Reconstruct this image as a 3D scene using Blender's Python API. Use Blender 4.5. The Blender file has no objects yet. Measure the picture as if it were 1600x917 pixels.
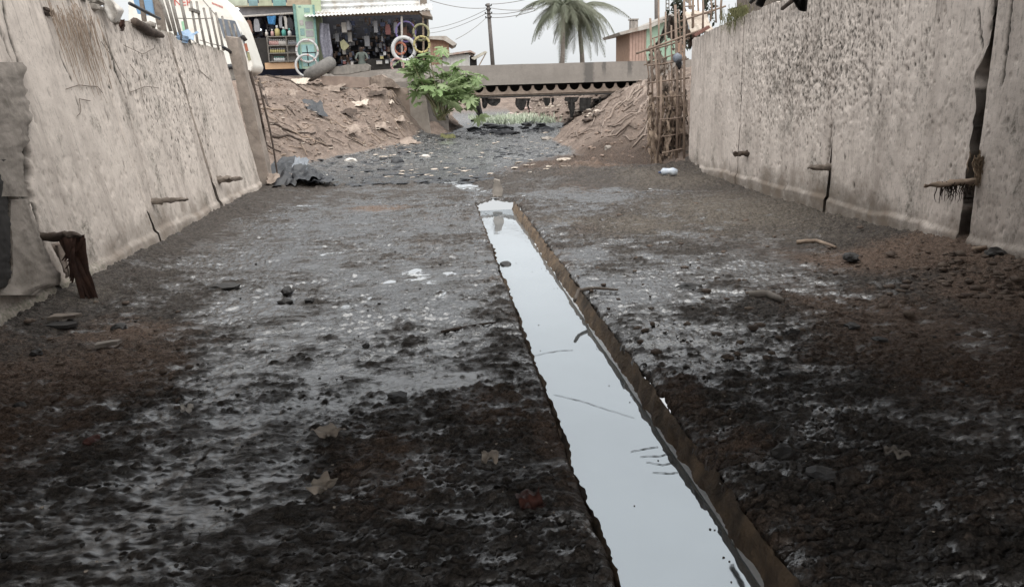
import bpy, bmesh, math, random
import numpy as np
from mathutils import Vector, Matrix, noise as mnoise
random.seed(7); rng = np.random.default_rng(11)
S = bpy.context.scene
COL = S.collection
# ------------------------------------------------------------------ camera
F = 1200.0; CX, CY = 800.0, 458.5; EYE = 1.6
def unit(a): return a / np.linalg.norm(a)
_v = unit(np.array([(681 - CX) / F, (CY - 150) / F, -1.0]))
_r = math.radians(1.8)
_u = np.array([-math.sin(_r), math.cos(_r), 0.0]); _u[2] = -(_u[0]*_v[0] + _u[1]*_v[1]) / _v[2]; _u = unit(_u)
_x = np.cross(_v, _u)
RM = np.array([_x, _v, _u]); CAM = np.array([0.0, 0.0, EYE])
cd = bpy.data.cameras.new('camera'); cam = bpy.data.objects.new('camera', cd); COL.objects.link(cam)
cd.sensor_width = 36.0; cd.lens = F / 1600.0 * 36.0; cd.clip_start = 0.05; cd.clip_end = 3000.0
mw = Matrix.Identity(4)
for i in range(3):
    for j in range(3): mw[i][j] = RM[i][j]
    mw[i][3] = CAM[i]
cam.matrix_world = mw
S.camera = cam
# ------------------------------------------------------------------ sky, sun, exposure
W = bpy.data.worlds.new('World'); S.world = W; W.use_nodes = True
wn = W.node_tree; wn.nodes.clear()
SUN_EL, SUN_AZ = math.radians(66), math.radians(165)     # azimuth measured from +Y towards +X
sky = wn.nodes.new('ShaderNodeTexSky'); sky.sky_type = 'NISHITA'; sky.sun_disc = False
sky.sun_elevation = SUN_EL; sky.sun_rotation = SUN_AZ; sky.air_density = 1.0; sky.dust_density = 4.0; sky.ozone_density = 1.0
hs = wn.nodes.new('ShaderNodeHueSaturation'); hs.inputs['Saturation'].default_value = 0.22
mx = wn.nodes.new('ShaderNodeMix'); mx.data_type = 'RGBA'; mx.inputs[0].default_value = 0.8
mx.inputs[7].default_value = (2.95, 3.03, 3.09, 1)
bg = wn.nodes.new('ShaderNodeBackground'); bg.inputs['Strength'].default_value = 0.1
ow = wn.nodes.new('ShaderNodeOutputWorld')
wn.links.new(sky.outputs[0], hs.inputs['Color']); wn.links.new(hs.outputs[0], mx.inputs[6])
wn.links.new(mx.outputs[2], bg.inputs['Color']); wn.links.new(bg.outputs[0], ow.inputs[0])
sl = bpy.data.lights.new('sun', 'SUN'); sl.energy = 1.5; sl.angle = math.radians(115); sl.color = (1.0, 0.97, 0.92)
so = bpy.data.objects.new('sun', sl); COL.objects.link(so)
sd = Vector((math.sin(SUN_AZ)*math.cos(SUN_EL), math.cos(SUN_AZ)*math.cos(SUN_EL), math.sin(SUN_EL)))
so.rotation_euler = sd.to_track_quat('Z', 'Y').to_euler(); so.location = (0, 0, 30)
S.view_settings.view_transform = 'Standard'; S.view_settings.look = 'None'
S.view_settings.gamma = 1.0; S.view_settings.use_curve_mapping = False
S.view_settings.exposure = 1.6
S.render.engine = 'CYCLES'
S.cycles.max_bounces = 6; S.cycles.diffuse_bounces = 3; S.cycles.glossy_bounces = 3; S.cycles.transmission_bounces = 4
S.cycles.use_denoising = True
# ------------------------------------------------------------------ image rays used to find real places
def ray(px, py): return RM @ np.array([(px - CX) / F, (CY - py) / F, -1.0])
def Pz(px, py, z=0.0): d = ray(px, py); return CAM + d * (z - EYE) / d[2]
def Py(px, py, Y): d = ray(px, py); return CAM + d * Y / d[1]
def Px(px, py, X): d = ray(px, py); return CAM + d * X / d[0]
LX, LK, RX = -3.26, 0.16, 4.82          # left wall foot, its batter, right wall face
def PL(px, py):
    d = ray(px, py); return CAM + d * (LX - LK * EYE) / (d[0] + LK * d[2])
def PR(px, py): return Px(px, py, RX)
# ------------------------------------------------------------------ noise
_tab = rng.random((256, 256))
def vn(x, y, seed=0):
    x = np.asarray(x, float) + seed * 17.31; y = np.asarray(y, float) + seed * 41.7
    xi = np.floor(x).astype(int); yi = np.floor(y).astype(int)
    fx = x - xi; fy = y - yi; fx = fx*fx*(3-2*fx); fy = fy*fy*(3-2*fy)
    a = _tab[xi & 255, yi & 255]; b = _tab[(xi+1) & 255, yi & 255]; c = _tab[xi & 255, (yi+1) & 255]; d = _tab[(xi+1) & 255, (yi+1) & 255]
    return (a*(1-fx)+b*fx)*(1-fy) + (c*(1-fx)+d*fx)*fy
def fbm(x, y, s, oct=4, seed=0, g=0.5):
    x = np.asarray(x, float) / s; y = np.asarray(y, float) / s; t = 0; a = 1.0; n = 0
    for o in range(oct):
        t = t + a * (vn(x, y, seed + o) - 0.5); n += a; a *= g
        x, y = (x*0.8 - y*0.6) * 2.03, (x*0.6 + y*0.8) * 2.03
    return t / n * 2.0
_ja, _jb, _jc = rng.random((256, 256)), rng.random((256, 256)), rng.random((256, 256))
def worley(x, y, s, ax=1.0):       # distance to the nearest jittered cell point and that cell's own random number
    x = np.asarray(x, float)/s; y = np.asarray(y, float)/s/ax; xi = np.floor(x).astype(int); yi = np.floor(y).astype(int); best = np.full(x.shape, 9.0); rid = np.zeros(x.shape)
    for dx in (-1, 0, 1):
        for dy in (-1, 0, 1):
            a, b = (xi+dx) & 255, (yi+dy) & 255; d = (xi+dx+_ja[a, b]-x)**2 + (yi+dy+_jb[a, b]-y)**2; k = d < best; best = np.where(k, d, best); rid = np.where(k, _jc[a, b], rid)
    return np.sqrt(best), rid
def clods(x, y, s, dens, ax=1.0):
    f, r = worley(x + .3*s*fbm(x, y, s*.6, 2, 3), y + .3*s*fbm(x, y, s*.6, 2, 8), s, ax); k = np.clip((dens - r)/.25, 0, 1)
    return np.sqrt(np.clip(1 - (f/.62)**2, 0, 1))*k*(.4 + .6*vn(r*50, r*31, 2))
def sstep(a, b, x):
    t = np.clip((np.asarray(x, float) - a) / (b - a), 0, 1); return t*t*(3-2*t)
# ------------------------------------------------------------------ materials
MATS = {}
def nodes_of(name):
    m = bpy.data.materials.new(name); m.use_nodes = True; nt = m.node_tree
    b = nt.nodes['Principled BSDF']; return m, nt, b
def N(nt, t, **kw):
    n = nt.nodes.new(t)
    for k, v in kw.items():
        if k in n.inputs.keys(): n.inputs[k].default_value = v
        else: setattr(n, k, v)
    return n
def mixc(nt, fac, a, b, blend='MIX'):
    n = nt.nodes.new('ShaderNodeMix'); n.data_type = 'RGBA'; n.blend_type = blend
    for s, v in ((0, fac), (6, a), (7, b)):
        if hasattr(v, 'links'): nt.links.new(v, n.inputs[s])
        else: n.inputs[s].default_value = v if s == 0 else (*v, 1) if len(v) == 3 else v
    return n.outputs[2]
def ramp(nt, src, a, b, va=0.0, vb=1.0):
    n = nt.nodes.new('ShaderNodeMapRange'); n.inputs[1].default_value = a; n.inputs[2].default_value = b
    n.inputs[3].default_value = va; n.inputs[4].default_value = vb; nt.links.new(src, n.inputs[0]); return n.outputs[0]
def mth(nt, op, a, b=None):
    n = nt.nodes.new('ShaderNodeMath'); n.operation = op
    for i, v in enumerate((a, b)):
        if v is None: continue
        if hasattr(v, 'links'): nt.links.new(v, n.inputs[i])
        else: n.inputs[i].default_value = v
    return n.outputs[0]
def tex(nt, scale, detail=6, rough=0.6, stretch=(1, 1, 1), typ='ShaderNodeTexNoise', gen='Object'):
    tc = nt.nodes.new('ShaderNodeTexCoord'); mp = nt.nodes.new('ShaderNodeMapping'); mp.inputs['Scale'].default_value = stretch
    nt.links.new(tc.outputs[gen], mp.inputs[0]); n = nt.nodes.new(typ); n.inputs['Scale'].default_value = scale
    if typ == 'ShaderNodeTexNoise': n.inputs['Detail'].default_value = detail; n.inputs['Roughness'].default_value = rough
    nt.links.new(mp.outputs[0], n.inputs['Vector']); return n.outputs[0]
def bump(nt, b, src, strength, dist, prev=None):
    n = nt.nodes.new('ShaderNodeBump'); n.inputs['Distance'].default_value = dist
    if hasattr(strength, 'links'): nt.links.new(strength, n.inputs['Strength'])
    else: n.inputs['Strength'].default_value = strength
    nt.links.new(src, n.inputs['Height'])
    if prev is not None: nt.links.new(prev, n.inputs['Normal'])
    nt.links.new(n.outputs[0], b.inputs['Normal']); return n.outputs[0]
def attr(nt, name): n = nt.nodes.new('ShaderNodeAttribute'); n.attribute_name = name; return n.outputs['Fac']
def pm(name, c1, c2=None, scale=6.0, rough=0.8, bs=0.4, bscale=40.0, bd=0.01, metal=0.0, dirt=None, dscale=1.5, spec=0.4, stretch=(1, 1, 1)):
    if name in MATS: return MATS[name]
    m, nt, b = nodes_of(name)
    if c2 is None: c2 = tuple(v * 0.7 for v in c1)
    f = ramp(nt, tex(nt, scale, stretch=stretch), 0.35, 0.65); c = mixc(nt, f, c1, c2)
    if dirt: c = mixc(nt, ramp(nt, tex(nt, dscale, 8, 0.7), 0.5, 0.68, 0, 0.8), c, dirt)
    nt.links.new(c, b.inputs['Base Color']); b.inputs['Roughness'].default_value = rough; b.inputs['Metallic'].default_value = metal
    b.inputs['Specular IOR Level'].default_value = spec
    if bs: bump(nt, b, tex(nt, bscale, 6, 0.65, stretch), bs, bd)
    MATS[name] = m; return m
# ------------------------------------------------------------------ mesh building
ORG = {}
def thing(name, label, cat, loc=(0, 0, 0), group=None):
    o = bpy.data.objects.new(name, None); COL.objects.link(o); o.location = loc; o.empty_display_size = 0.1
    ORG[o.name] = np.array(loc, float); tag(o, label, cat, group); return o
def tag(o, label, cat, group=None, kind=None):
    o['label'] = label
    if cat: o['category'] = cat
    if group: o['group'] = group
    if kind: o['kind'] = kind
    return o
def mesh_obj(name, V, Fc, m, parent=None, smooth=True, origin=None):
    V = np.asarray(V, float)
    if parent is not None: org = ORG[parent.name]
    elif origin is not None: org = np.array(origin, float)
    else:
        lo, hi = V.min(0), V.max(0); org = np.array([(lo[0]+hi[0])/2, (lo[1]+hi[1])/2, lo[2]])
    me = bpy.data.meshes.new(name); me.from_pydata((V - org).tolist(), [], Fc if isinstance(Fc, list) else Fc.tolist())
    if smooth: me.polygons.foreach_set('use_smooth', [True] * len(me.polygons))
    if m: me.materials.append(m)
    me.update()
    o = bpy.data.objects.new(name, me); COL.objects.link(o); ORG[o.name] = org
    if parent is not None: o.parent = parent
    else: o.location = org
    return o
class MB:
    def __init__(s): s.V = []; s.F = []
    def add(s, V, Fc):
        k = len(s.V); s.V += [tuple(map(float, v)) for v in V]; s.F += [tuple(int(i) + k for i in f) for f in Fc]; return s
    def box(s, a, b):
        (x0, y0, z0), (x1, y1, z1) = a, b
        x0, x1 = min(x0, x1), max(x0, x1); y0, y1 = min(y0, y1), max(y0, y1); z0, z1 = min(z0, z1), max(z0, z1)
        return s.add([(x0,y0,z0),(x1,y0,z0),(x1,y1,z0),(x0,y1,z0),(x0,y0,z1),(x1,y0,z1),(x1,y1,z1),(x0,y1,z1)],
                     [(3,2,1,0),(4,5,6,7),(0,1,5,4),(1,2,6,5),(2,3,7,6),(3,0,4,7)])
    def prism(s, pts, off):           # planar polygon pts, swept by off
        n = len(pts); p = [np.array(q, float) for q in pts]; o = np.array(off, float)
        return s.add(p + [q + o for q in p], [tuple(range(n))[::-1], tuple(range(n, 2*n))] + [(i, (i+1) % n, n + (i+1) % n, n + i) for i in range(n)])
    def tube(s, pts, r, n=6, cap=True):
        P = [np.array(p, float) for p in pts]; m = len(P)
        R = [r] * m if np.isscalar(r) else list(r)
        V = []; Fc = []; ref = None
        for i in range(m):
            t = unit(P[min(i+1, m-1)] - P[max(i-1, 0)] + 1e-9)
            if ref is None: ref = np.array([0, 0, 1.0]) if abs(t[2]) < 0.9 else np.array([1.0, 0, 0])
            a = unit(np.cross(t, ref)); b = np.cross(a, t); ref = b
            for k in range(n):
                q = 2*math.pi*k/n; V.append(P[i] + R[i]*(math.cos(q)*a + math.sin(q)*b))
        for i in range(m-1):
            for k in range(n): Fc.append((i*n+k, i*n+(k+1) % n, (i+1)*n+(k+1) % n, (i+1)*n+k))
        if cap: Fc += [tuple(range(n))[::-1], tuple(range((m-1)*n, m*n))]
        return s.add(V, Fc)
    def torus(s, c, R, r, nrm=(0, -1, 0), n=28, k=8, flat=1.0):
        c = np.array(c, float); w = unit(np.array(nrm, float)); a = unit(np.cross(w, [0, 0, 1]) if abs(w[2]) < .9 else np.cross(w, [1, 0, 0])); b = np.cross(w, a)
        V = []; Fc = []
        for i in range(n):
            q = 2*math.pi*i/n; d = math.cos(q)*a + math.sin(q)*b
            for j in range(k):
                p = 2*math.pi*j/k; V.append(c + d*(R + r*math.cos(p)) + w*r*flat*math.sin(p))
        for i in range(n):
            for j in range(k): Fc.append((i*k+j, ((i+1) % n)*k+j, ((i+1) % n)*k+(j+1) % k, i*k+(j+1) % k))
        return s.add(V, Fc)
    def grid(s, G):                   # G[rows][cols][3]
        G = np.asarray(G, float); r, c = G.shape[:2]; return s.add(G.reshape(-1, 3), grid_faces(r, c).tolist())
    def build(s, name, m, parent=None, smooth=False): return mesh_obj(name, s.V, s.F, m, parent, smooth)
def grid_faces(r, c):
    i = np.arange((r-1)*(c-1)); y, x = i // (c-1), i % (c-1); a = y*c + x
    return np.stack([a, a+1, a+c+1, a+c], 1)
def set_attr(o, name, arr):
    a = o.data.attributes.new(name, 'FLOAT', 'POINT'); a.data.foreach_set('value', np.asarray(arr, np.float32).ravel())
_bm = bmesh.new(); bmesh.ops.create_icosphere(_bm, subdivisions=2, radius=1.0); _bm.verts.ensure_lookup_table()
ICO_V = np.array([v.co[:] for v in _bm.verts]); ICO_F = [tuple(v.index for v in f.verts) for f in _bm.faces]; _bm.free()
_bm = bmesh.new(); bmesh.ops.create_icosphere(_bm, subdivisions=1, radius=1.0); _bm.verts.ensure_lookup_table()
ICS_V = np.array([v.co[:] for v in _bm.verts]); ICS_F = [tuple(v.index for v in f.verts) for f in _bm.faces]; _bm.free()
def lump_v(c, size, seed, amp=0.45, small=False, rot=None):
    B = ICS_V if small else ICO_V
    off = Vector((seed*3.1, seed*1.7, seed*5.3)); V = []
    for v in B:
        k = 1 + amp * mnoise.noise(Vector(v) * 1.3 + off) + amp*0.5 * mnoise.noise(Vector(v) * 3.1 + off); V.append(np.array(v) * k)
    V = np.array(V) * np.array(size)
    a = seed * 2.4 if rot is None else rot; ca, sa = math.cos(a), math.sin(a)
    V = np.stack([V[:, 0]*ca - V[:, 1]*sa, V[:, 0]*sa + V[:, 1]*ca, V[:, 2]], 1)
    return V + np.array(c), (ICS_F if small else ICO_F)
def lump(name, c, size, seed, m, label=None, cat=None, group=None, amp=0.45, parent=None, smooth=False):
    V, Fc = lump_v(c, size, seed, amp); o = mesh_obj(name, V, Fc, m, parent, smooth)
    if label: tag(o, label, cat, group)
    return o
def pxbox(mb, x0, y0, x1, y1, Y, depth):      # upright box whose front face spans those image corners at distance Y
    a, b, c, d = Py(x0, y0, Y), Py(x1, y0, Y), Py(x1, y1, Y), Py(x0, y1, Y)
    return mb.box(((a[0]+d[0])/2, Y, (c[2]+d[2])/2), ((b[0]+c[0])/2, Y + depth, (a[2]+b[2])/2))
def crumple(c, w, l, seed, amp=0.04, lift=0.02, n=9, ang=0.0, tilt=0.0):
    G = np.zeros((n, n, 3)); u = np.linspace(-1, 1, n)
    for i in range(n):
        for j in range(n):
            e = 1 + 0.35*mnoise.noise(Vector((math.atan2(u[i], u[j]+1e-6)*1.5, seed*3.3, 0)))
            x, y = u[j]*w/2*e, u[i]*l/2*e
            z = amp*(mnoise.noise(Vector((u[j]*1.6, u[i]*1.6, seed*2.1))) + 0.6*abs(mnoise.noise(Vector((u[j]*3.2, u[i]*3.2, seed*4.1))))) + lift
            G[i, j] = (x*math.cos(ang)-y*math.sin(ang), x*math.sin(ang)+y*math.cos(ang), z + y*tilt)
    return G + np.array(c)
def sheet(name, c, w, l, seed, m, label=None, cat=None, group=None, **kw):
    G = crumple(c, w, l, seed, **kw); G2 = G - np.array([0, 0, 0.004]); n = G.shape[0]
    mb = MB(); mb.grid(G); mb.add(G2.reshape(-1, 3), [f[::-1] for f in grid_faces(n, n).tolist()])
    o = mb.build(name, m, None, True)
    if label: tag(o, label, cat, group)
    return o
def struct(o): o['kind'] = 'structure'; return o
def text_mesh(s, size):
    cu = bpy.data.curves.new('lettering', 'FONT'); cu.body = s; cu.size = size; cu.extrude = 0.004
    t = bpy.data.objects.new('lettering', cu); COL.objects.link(t); dg = bpy.context.evaluated_depsgraph_get()
    me = bpy.data.meshes.new_from_object(t.evaluated_get(dg)); V = np.array([v.co[:] for v in me.vertices]); Fc = [tuple(p.vertices) for p in me.polygons]
    bpy.data.objects.remove(t); bpy.data.curves.remove(cu); bpy.data.meshes.remove(me); return V, Fc
# ------------------------------------------------------------------ material set
def mud_material():
    m, nt, b = nodes_of('wet black mud')
    wet, br, gr = attr(nt, 'wet'), attr(nt, 'brown'), attr(nt, 'grey')
    n1 = tex(nt, 9, 9, 0.72); n2 = tex(nt, 75, 8, 0.75); n3 = tex(nt, 2.2, 6, 0.6); n4 = tex(nt, 6, 9, 0.72, (0.55, 1.5, 1)); n5 = tex(nt, 26, 9, 0.75, (0.8, 1.2, 1))
    def off(n, k): return mth(nt, 'MULTIPLY', mth(nt, 'SUBTRACT', n, 0.5), k)
    black = mixc(nt, ramp(nt, n5, 0.36, 0.64), (0.030, 0.027, 0.025), (0.115, 0.099, 0.087))
    brown = mixc(nt, ramp(nt, n5, 0.34, 0.66), (0.066, 0.046, 0.036), (0.235, 0.170, 0.132))
    grey = mixc(nt, ramp(nt, n5, 0.34, 0.66), (0.045, 0.040, 0.034), (0.20, 0.172, 0.143))
    bf = ramp(nt, mth(nt, 'ADD', br, mth(nt, 'ADD', off(n1, 0.9), off(n5, .5))), 0.25, 0.75)
    gf = ramp(nt, mth(nt, 'ADD', gr, mth(nt, 'ADD', off(n1, 1.0), off(n5, .6))), 0.25, 0.8)
    c = mixc(nt, bf, black, brown); c = mixc(nt, gf, c, grey)
    c = mixc(nt, ramp(nt, n2, 0.60, 0.70, 0, 0.5), c, (0.20, 0.18, 0.16)); c = mixc(nt, ramp(nt, n2, 0.42, 0.34, 0, 0.7), c, (0.010, 0.009, 0.009))
    n6 = tex(nt, 170, 4, 0.6)
    gain = mth(nt, 'MULTIPLY', ramp(nt, n6, 0.36, 0.66, 0.6, 1.45), ramp(nt, n2, 0.36, 0.66, 0.5, 1.6))
    vm = nt.nodes.new('ShaderNodeVectorMath'); vm.operation = 'SCALE'; nt.links.new(c, vm.inputs[0]); nt.links.new(gain, vm.inputs['Scale']); c = vm.outputs[0]
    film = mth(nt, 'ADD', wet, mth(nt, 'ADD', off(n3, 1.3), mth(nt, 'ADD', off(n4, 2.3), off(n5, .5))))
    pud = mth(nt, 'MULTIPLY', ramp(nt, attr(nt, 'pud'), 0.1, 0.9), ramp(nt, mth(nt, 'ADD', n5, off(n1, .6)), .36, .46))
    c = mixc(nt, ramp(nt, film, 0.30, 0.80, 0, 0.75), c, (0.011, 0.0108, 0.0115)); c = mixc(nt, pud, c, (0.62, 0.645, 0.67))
    nt.links.new(c, b.inputs['Base Color'])
    r = ramp(nt, film, 0.30, 0.78, 0.60, 0.11)
    nt.links.new(mth(nt, 'MULTIPLY', r, ramp(nt, pud, 0, 1, 1.0, 0.3)), b.inputs['Roughness'])
    nt.links.new(mth(nt, 'MULTIPLY', pud, 0.48), b.inputs['Metallic'])
    nt.links.new(ramp(nt, film, 0.3, 0.85, 1.42, 2.6), b.inputs['IOR'])
    nt.links.new(ramp(nt, film, 0.35, 0.75, 0.20, 0.62), b.inputs['Specular IOR Level'])
    k = ramp(nt, pud, 0, 1, 1.0, 0.03)
    p = bump(nt, b, n5, mth(nt, 'MULTIPLY', k, ramp(nt, film, 0.35, 0.8, 1.0, 0.14)), 0.018)
    p = bump(nt, b, n2, mth(nt, 'MULTIPLY', k, ramp(nt, film, 0.35, 0.8, 1.0, 0.28)), 0.009, p)
    bump(nt, b, n6, mth(nt, 'MULTIPLY', k, ramp(nt, film, .35, .8, .9, .3)), 0.004, p)
    return m
M_MUD = mud_material()
def wall_material(name, c1, c2, stain):
    m, nt, b = nodes_of(name)
    pit, low = attr(nt, 'pit'), attr(nt, 'low')
    n1 = tex(nt, 3.0, 8, 0.65); n2 = tex(nt, 30, 8, 0.7); n3 = tex(nt, 1.3, 6, 0.6, (1, 3, 0.5)); n4 = tex(nt, 9, 8, 0.7, (1, 3.0, 0.45))
    c = mixc(nt, ramp(nt, n1, 0.35, 0.68), c1, c2)
    c = mixc(nt, ramp(nt, n3, 0.46, 0.70, 0, 0.75), c, stain)
    c = mixc(nt, ramp(nt, n4, 0.62, 0.78, 0, 0.35), c, tuple(v*0.55 for v in stain))
    c = mixc(nt, ramp(nt, n2, 0.58, 0.70, 0, 0.35), c, tuple(v*0.6 for v in c2))
    n5 = tex(nt, 26, 5, 0.6, (1, 1.5, 0.55)); spk = attr(nt, 'spk'); n6 = tex(nt, 5, 8, 0.7, (1, 5.0, 0.22)); n7 = tex(nt, 60, 4, 0.6)
    c = mixc(nt, ramp(nt, mth(nt, 'ADD', n6, mth(nt, 'MULTIPLY', attr(nt, 'rim'), .16)), 0.60, 0.76, 0, 0.75), c, tuple(v*0.42 for v in stain))
    n8 = tex(nt, 1.7, 9, 0.75, (1, 1.3, .8)); c = mixc(nt, mth(nt, 'MULTIPLY', ramp(nt, n8, 0.53, 0.66, 0, .85), ramp(nt, n2, .40, .58, .25, 1)), c, (0.135, 0.125, 0.105))
    c = mixc(nt, ramp(nt, n7, 0.63, 0.70, 0, 0.55), c, tuple(v*0.35 for v in stain))
    c = mixc(nt, mth(nt, 'MULTIPLY', ramp(nt, n5, 0.57, 0.63, 0, 1), spk), c, (0.05, 0.046, 0.04))
    lf = ramp(nt, mth(nt, 'ADD', low, mth(nt, 'MULTIPLY', mth(nt, 'SUBTRACT', n1, 0.5), 1.2)), 0.3, 0.9)
    c = mixc(nt, lf, c, mixc(nt, ramp(nt, n1, 0.4, 0.6), (0.10, 0.088, 0.072), (0.19, 0.155, 0.125)))
    moss = attr(nt, 'moss')
    mf = ramp(nt, mth(nt, 'ADD', moss, mth(nt, 'MULTIPLY', mth(nt, 'SUBTRACT', n2, 0.5), 1.4)), 0.45, 0.95)
    c = mixc(nt, mf, c, (0.12, 0.125, 0.08))
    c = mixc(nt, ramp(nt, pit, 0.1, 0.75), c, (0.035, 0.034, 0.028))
    nt.links.new(c, b.inputs['Base Color']); b.inputs['Roughness'].default_value = 0.9; b.inputs['Specular IOR Level'].default_value = 0.25
    p = bump(nt, b, tex(nt, 14, 8, 0.7), 0.35, 0.02); bump(nt, b, tex(nt, 90, 6, 0.7), 0.5, 0.005, p)
    return m
M_WL = wall_material('pale cement left', (0.60, 0.535, 0.48), (0.50, 0.445, 0.40), (0.36, 0.315, 0.28))
M_WR = wall_material('grey cement right', (0.66, 0.59, 0.535), (0.55, 0.49, 0.445), (0.39, 0.34, 0.305))
def soil_material():
    m, nt, b = nodes_of('bank soil and bed')
    wet, gr, gn = attr(nt, 'wet'), attr(nt, 'grey'), attr(nt, 'green')
    n1 = tex(nt, 1.6, 10, 0.7); n2 = tex(nt, 14, 8, 0.7); n3 = tex(nt, 45, 4, 0.7)
    c = mixc(nt, ramp(nt, n1, 0.38, 0.64), (0.255, 0.20, 0.167), (0.13, 0.10, 0.083))
    c = mixc(nt, ramp(nt, n2, 0.54, 0.70, 0, 0.7), c, (0.38, 0.32, 0.28))
    c = mixc(nt, ramp(nt, n2, 0.46, 0.34, 0, 0.75), c, (0.085, 0.065, 0.055))
    bl = mixc(nt, mth(nt, 'MULTIPLY', attr(nt, 'bed_sheen'), ramp(nt, tex(nt, 9, 8, .75, (1, .6, 1)), 0.47, 0.62)), (0.012, 0.0125, 0.015), (0.23, 0.235, 0.235))  # pale sky sheen of the wet bed painted into its colour
    bl = mixc(nt, ramp(nt, n3, 0.57, 0.66, 0, 0.7), bl, (0.46, 0.47, 0.47))
    c = mixc(nt, ramp(nt, mth(nt, 'ADD', gr, mth(nt, 'MULTIPLY', mth(nt, 'SUBTRACT', n2, 0.5), 1.2)), 0.25, 0.7), c, mixc(nt, ramp(nt, n3, .4, .6), (0.035, 0.028, 0.024), (0.15, 0.11, 0.088)))
    wf = ramp(nt, mth(nt, 'ADD', wet, mth(nt, 'MULTIPLY', mth(nt, 'SUBTRACT', n2, 0.5), 0.8)), 0.35, 0.65)
    c = mixc(nt, wf, c, bl)
    c = mixc(nt, ramp(nt, mth(nt, 'ADD', gn, mth(nt, 'MULTIPLY', mth(nt, 'SUBTRACT', n2, 0.5), 1.0)), 0.4, 0.7), c, mixc(nt, ramp(nt, n3, .4, .6), (0.20, 0.26, 0.15), (0.40, 0.44, 0.34)))
    nt.links.new(c, b.inputs['Base Color']); nt.links.new(ramp(nt, wf, 0, 1, 0.95, 0.24), b.inputs['Roughness'])
    nt.links.new(ramp(nt, wf, 0, 1, 0.25, 0.9), b.inputs['Specular IOR Level'])
    p = bump(nt, b, n2, 0.8, 0.06); bump(nt, b, n3, 0.6, 0.02, p)
    return m
M_SOIL = soil_material()
def water_material(name, col, metal, bs, sc):
    m, nt, b = nodes_of(name)
    nt.links.new(mixc(nt, ramp(nt, tex(nt, 1.2, 5, 0.6), 0.3, 0.7), col, tuple(v*0.92 for v in col)), b.inputs['Base Color'])
    b.inputs['Roughness'].default_value = 0.03; b.inputs['Metallic'].default_value = metal; b.inputs['IOR'].default_value = 1.5
    bump(nt, b, tex(nt, sc, 3, 0.5), bs, 0.01); return m
M_WATER = water_material('still oily canal water', (0.575, 0.62, 0.645), 0.80, 0.05, 4)
M_CREEK = water_material('shallow creek water', (0.70, 0.73, 0.76), 0.5, 1.0, 4); M_CREEK.node_tree.nodes['Principled BSDF'].inputs['Roughness'].default_value = 0.14; [setattr(n.inputs['Distance'], 'default_value', .11) for n in M_CREEK.node_tree.nodes if n.type == 'BUMP']
M_CONC = pm('weathered concrete', (0.34, 0.31, 0.285), (0.26, 0.235, 0.215), 5, 0.9, 0.5, 30, 0.01, dirt=(0.17, 0.155, 0.14), dscale=2.5)
M_CONCD = pm('dark stained concrete', (0.20, 0.18, 0.165), (0.13, 0.12, 0.11), 4, 0.9, 0.5, 25, 0.012, dirt=(0.07, 0.06, 0.05))
M_CHAN = pm('brown channel side', (0.26, 0.185, 0.12), (0.115, 0.083, 0.06), 9, 0.75, 1.0, 28, 0.03, dirt=(0.045, 0.037, 0.03), dscale=4)
M_WOOD = pm('grey weathered wood', (0.22, 0.185, 0.155), (0.12, 0.10, 0.085), 14, 0.9, 0.6, 40, 0.006, stretch=(1, 1, 1))
M_DWOOD = pm('dark rotten wood', (0.085, 0.062, 0.048), (0.04, 0.03, 0.025), 12, 0.85, 0.6, 40, 0.006)
M_RUST = pm('rusty rag brown', (0.075, 0.036, 0.024), (0.035, 0.018, 0.014), 12, 0.75, 0.5, 40, 0.006)
M_BAMB = pm('sun bleached sticks', (0.36, 0.28, 0.215), (0.20, 0.15, 0.115), 10, 0.85, 0.4, 50, 0.004)
M_STEEL = pm('grey steel bar', (0.23, 0.215, 0.195), (0.13, 0.115, 0.10), 12, 0.7, 0.3, 50, 0.003)
M_BEAM = pm('rust brown beam', (0.25, 0.20, 0.165), (0.15, 0.115, 0.09), 6, 0.75, 0.3, 30, 0.005)
M_DARK = pm('near black', (0.018, 0.016, 0.015), (0.03, 0.027, 0.025), 6, 0.85, 0.3, 30, 0.005)  # near black for dark parts and for shade painted as solids
M_BLKRAG = pm('black rag', (0.014, 0.013, 0.013), (0.03, 0.028, 0.026), 9, 0.9, 0.5, 30, 0.01)
M_BLKPL = pm('black wet plastic', (0.014, 0.015, 0.018), (0.035, 0.037, 0.042), 5, 0.38, 0.5, 18, 0.01, spec=0.5)
M_STONE = pm('black wet stone', (0.025, 0.024, 0.024), (0.05, 0.047, 0.045), 12, 0.55, 0.6, 40, 0.01)
M_GSTONE = pm('grey stone', (0.30, 0.27, 0.24), (0.19, 0.17, 0.15), 9, 0.9, 0.6, 40, 0.01)
M_PAPER = pm('dirty paper', (0.55, 0.49, 0.42), (0.36, 0.30, 0.25), 14, 0.85, 0.3, 50, 0.003)
M_RED = pm('red brown leaf', (0.12, 0.045, 0.035), (0.06, 0.025, 0.02), 30, 0.6, 0.3, 60, 0.003)
M_WHITE = pm('white sack cloth', (0.60, 0.57, 0.53), (0.46, 0.43, 0.40), 8, 0.85, 0.5, 30, 0.01)
M_RAGS = pm('pale muddy rag', (0.32, 0.262, 0.22), (0.19, 0.15, 0.125), 7, 0.95, 0.6, 25, 0.01, dirt=(0.12, 0.095, 0.08), dscale=4)
M_BLUEP = pm('blue plastic', (0.16, 0.26, 0.40), (0.30, 0.38, 0.47), 6, 0.45, 0.3, 20, 0.01)
M_CLEARP = pm('pale clear plastic', (0.40, 0.46, 0.54), (0.62, 0.66, 0.70), 9, 0.25, 0.3, 20, 0.01, spec=0.6)
M_GRASS = pm('dry grass', (0.34, 0.26, 0.18), (0.20, 0.145, 0.10), 12, 0.9, 0)
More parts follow.
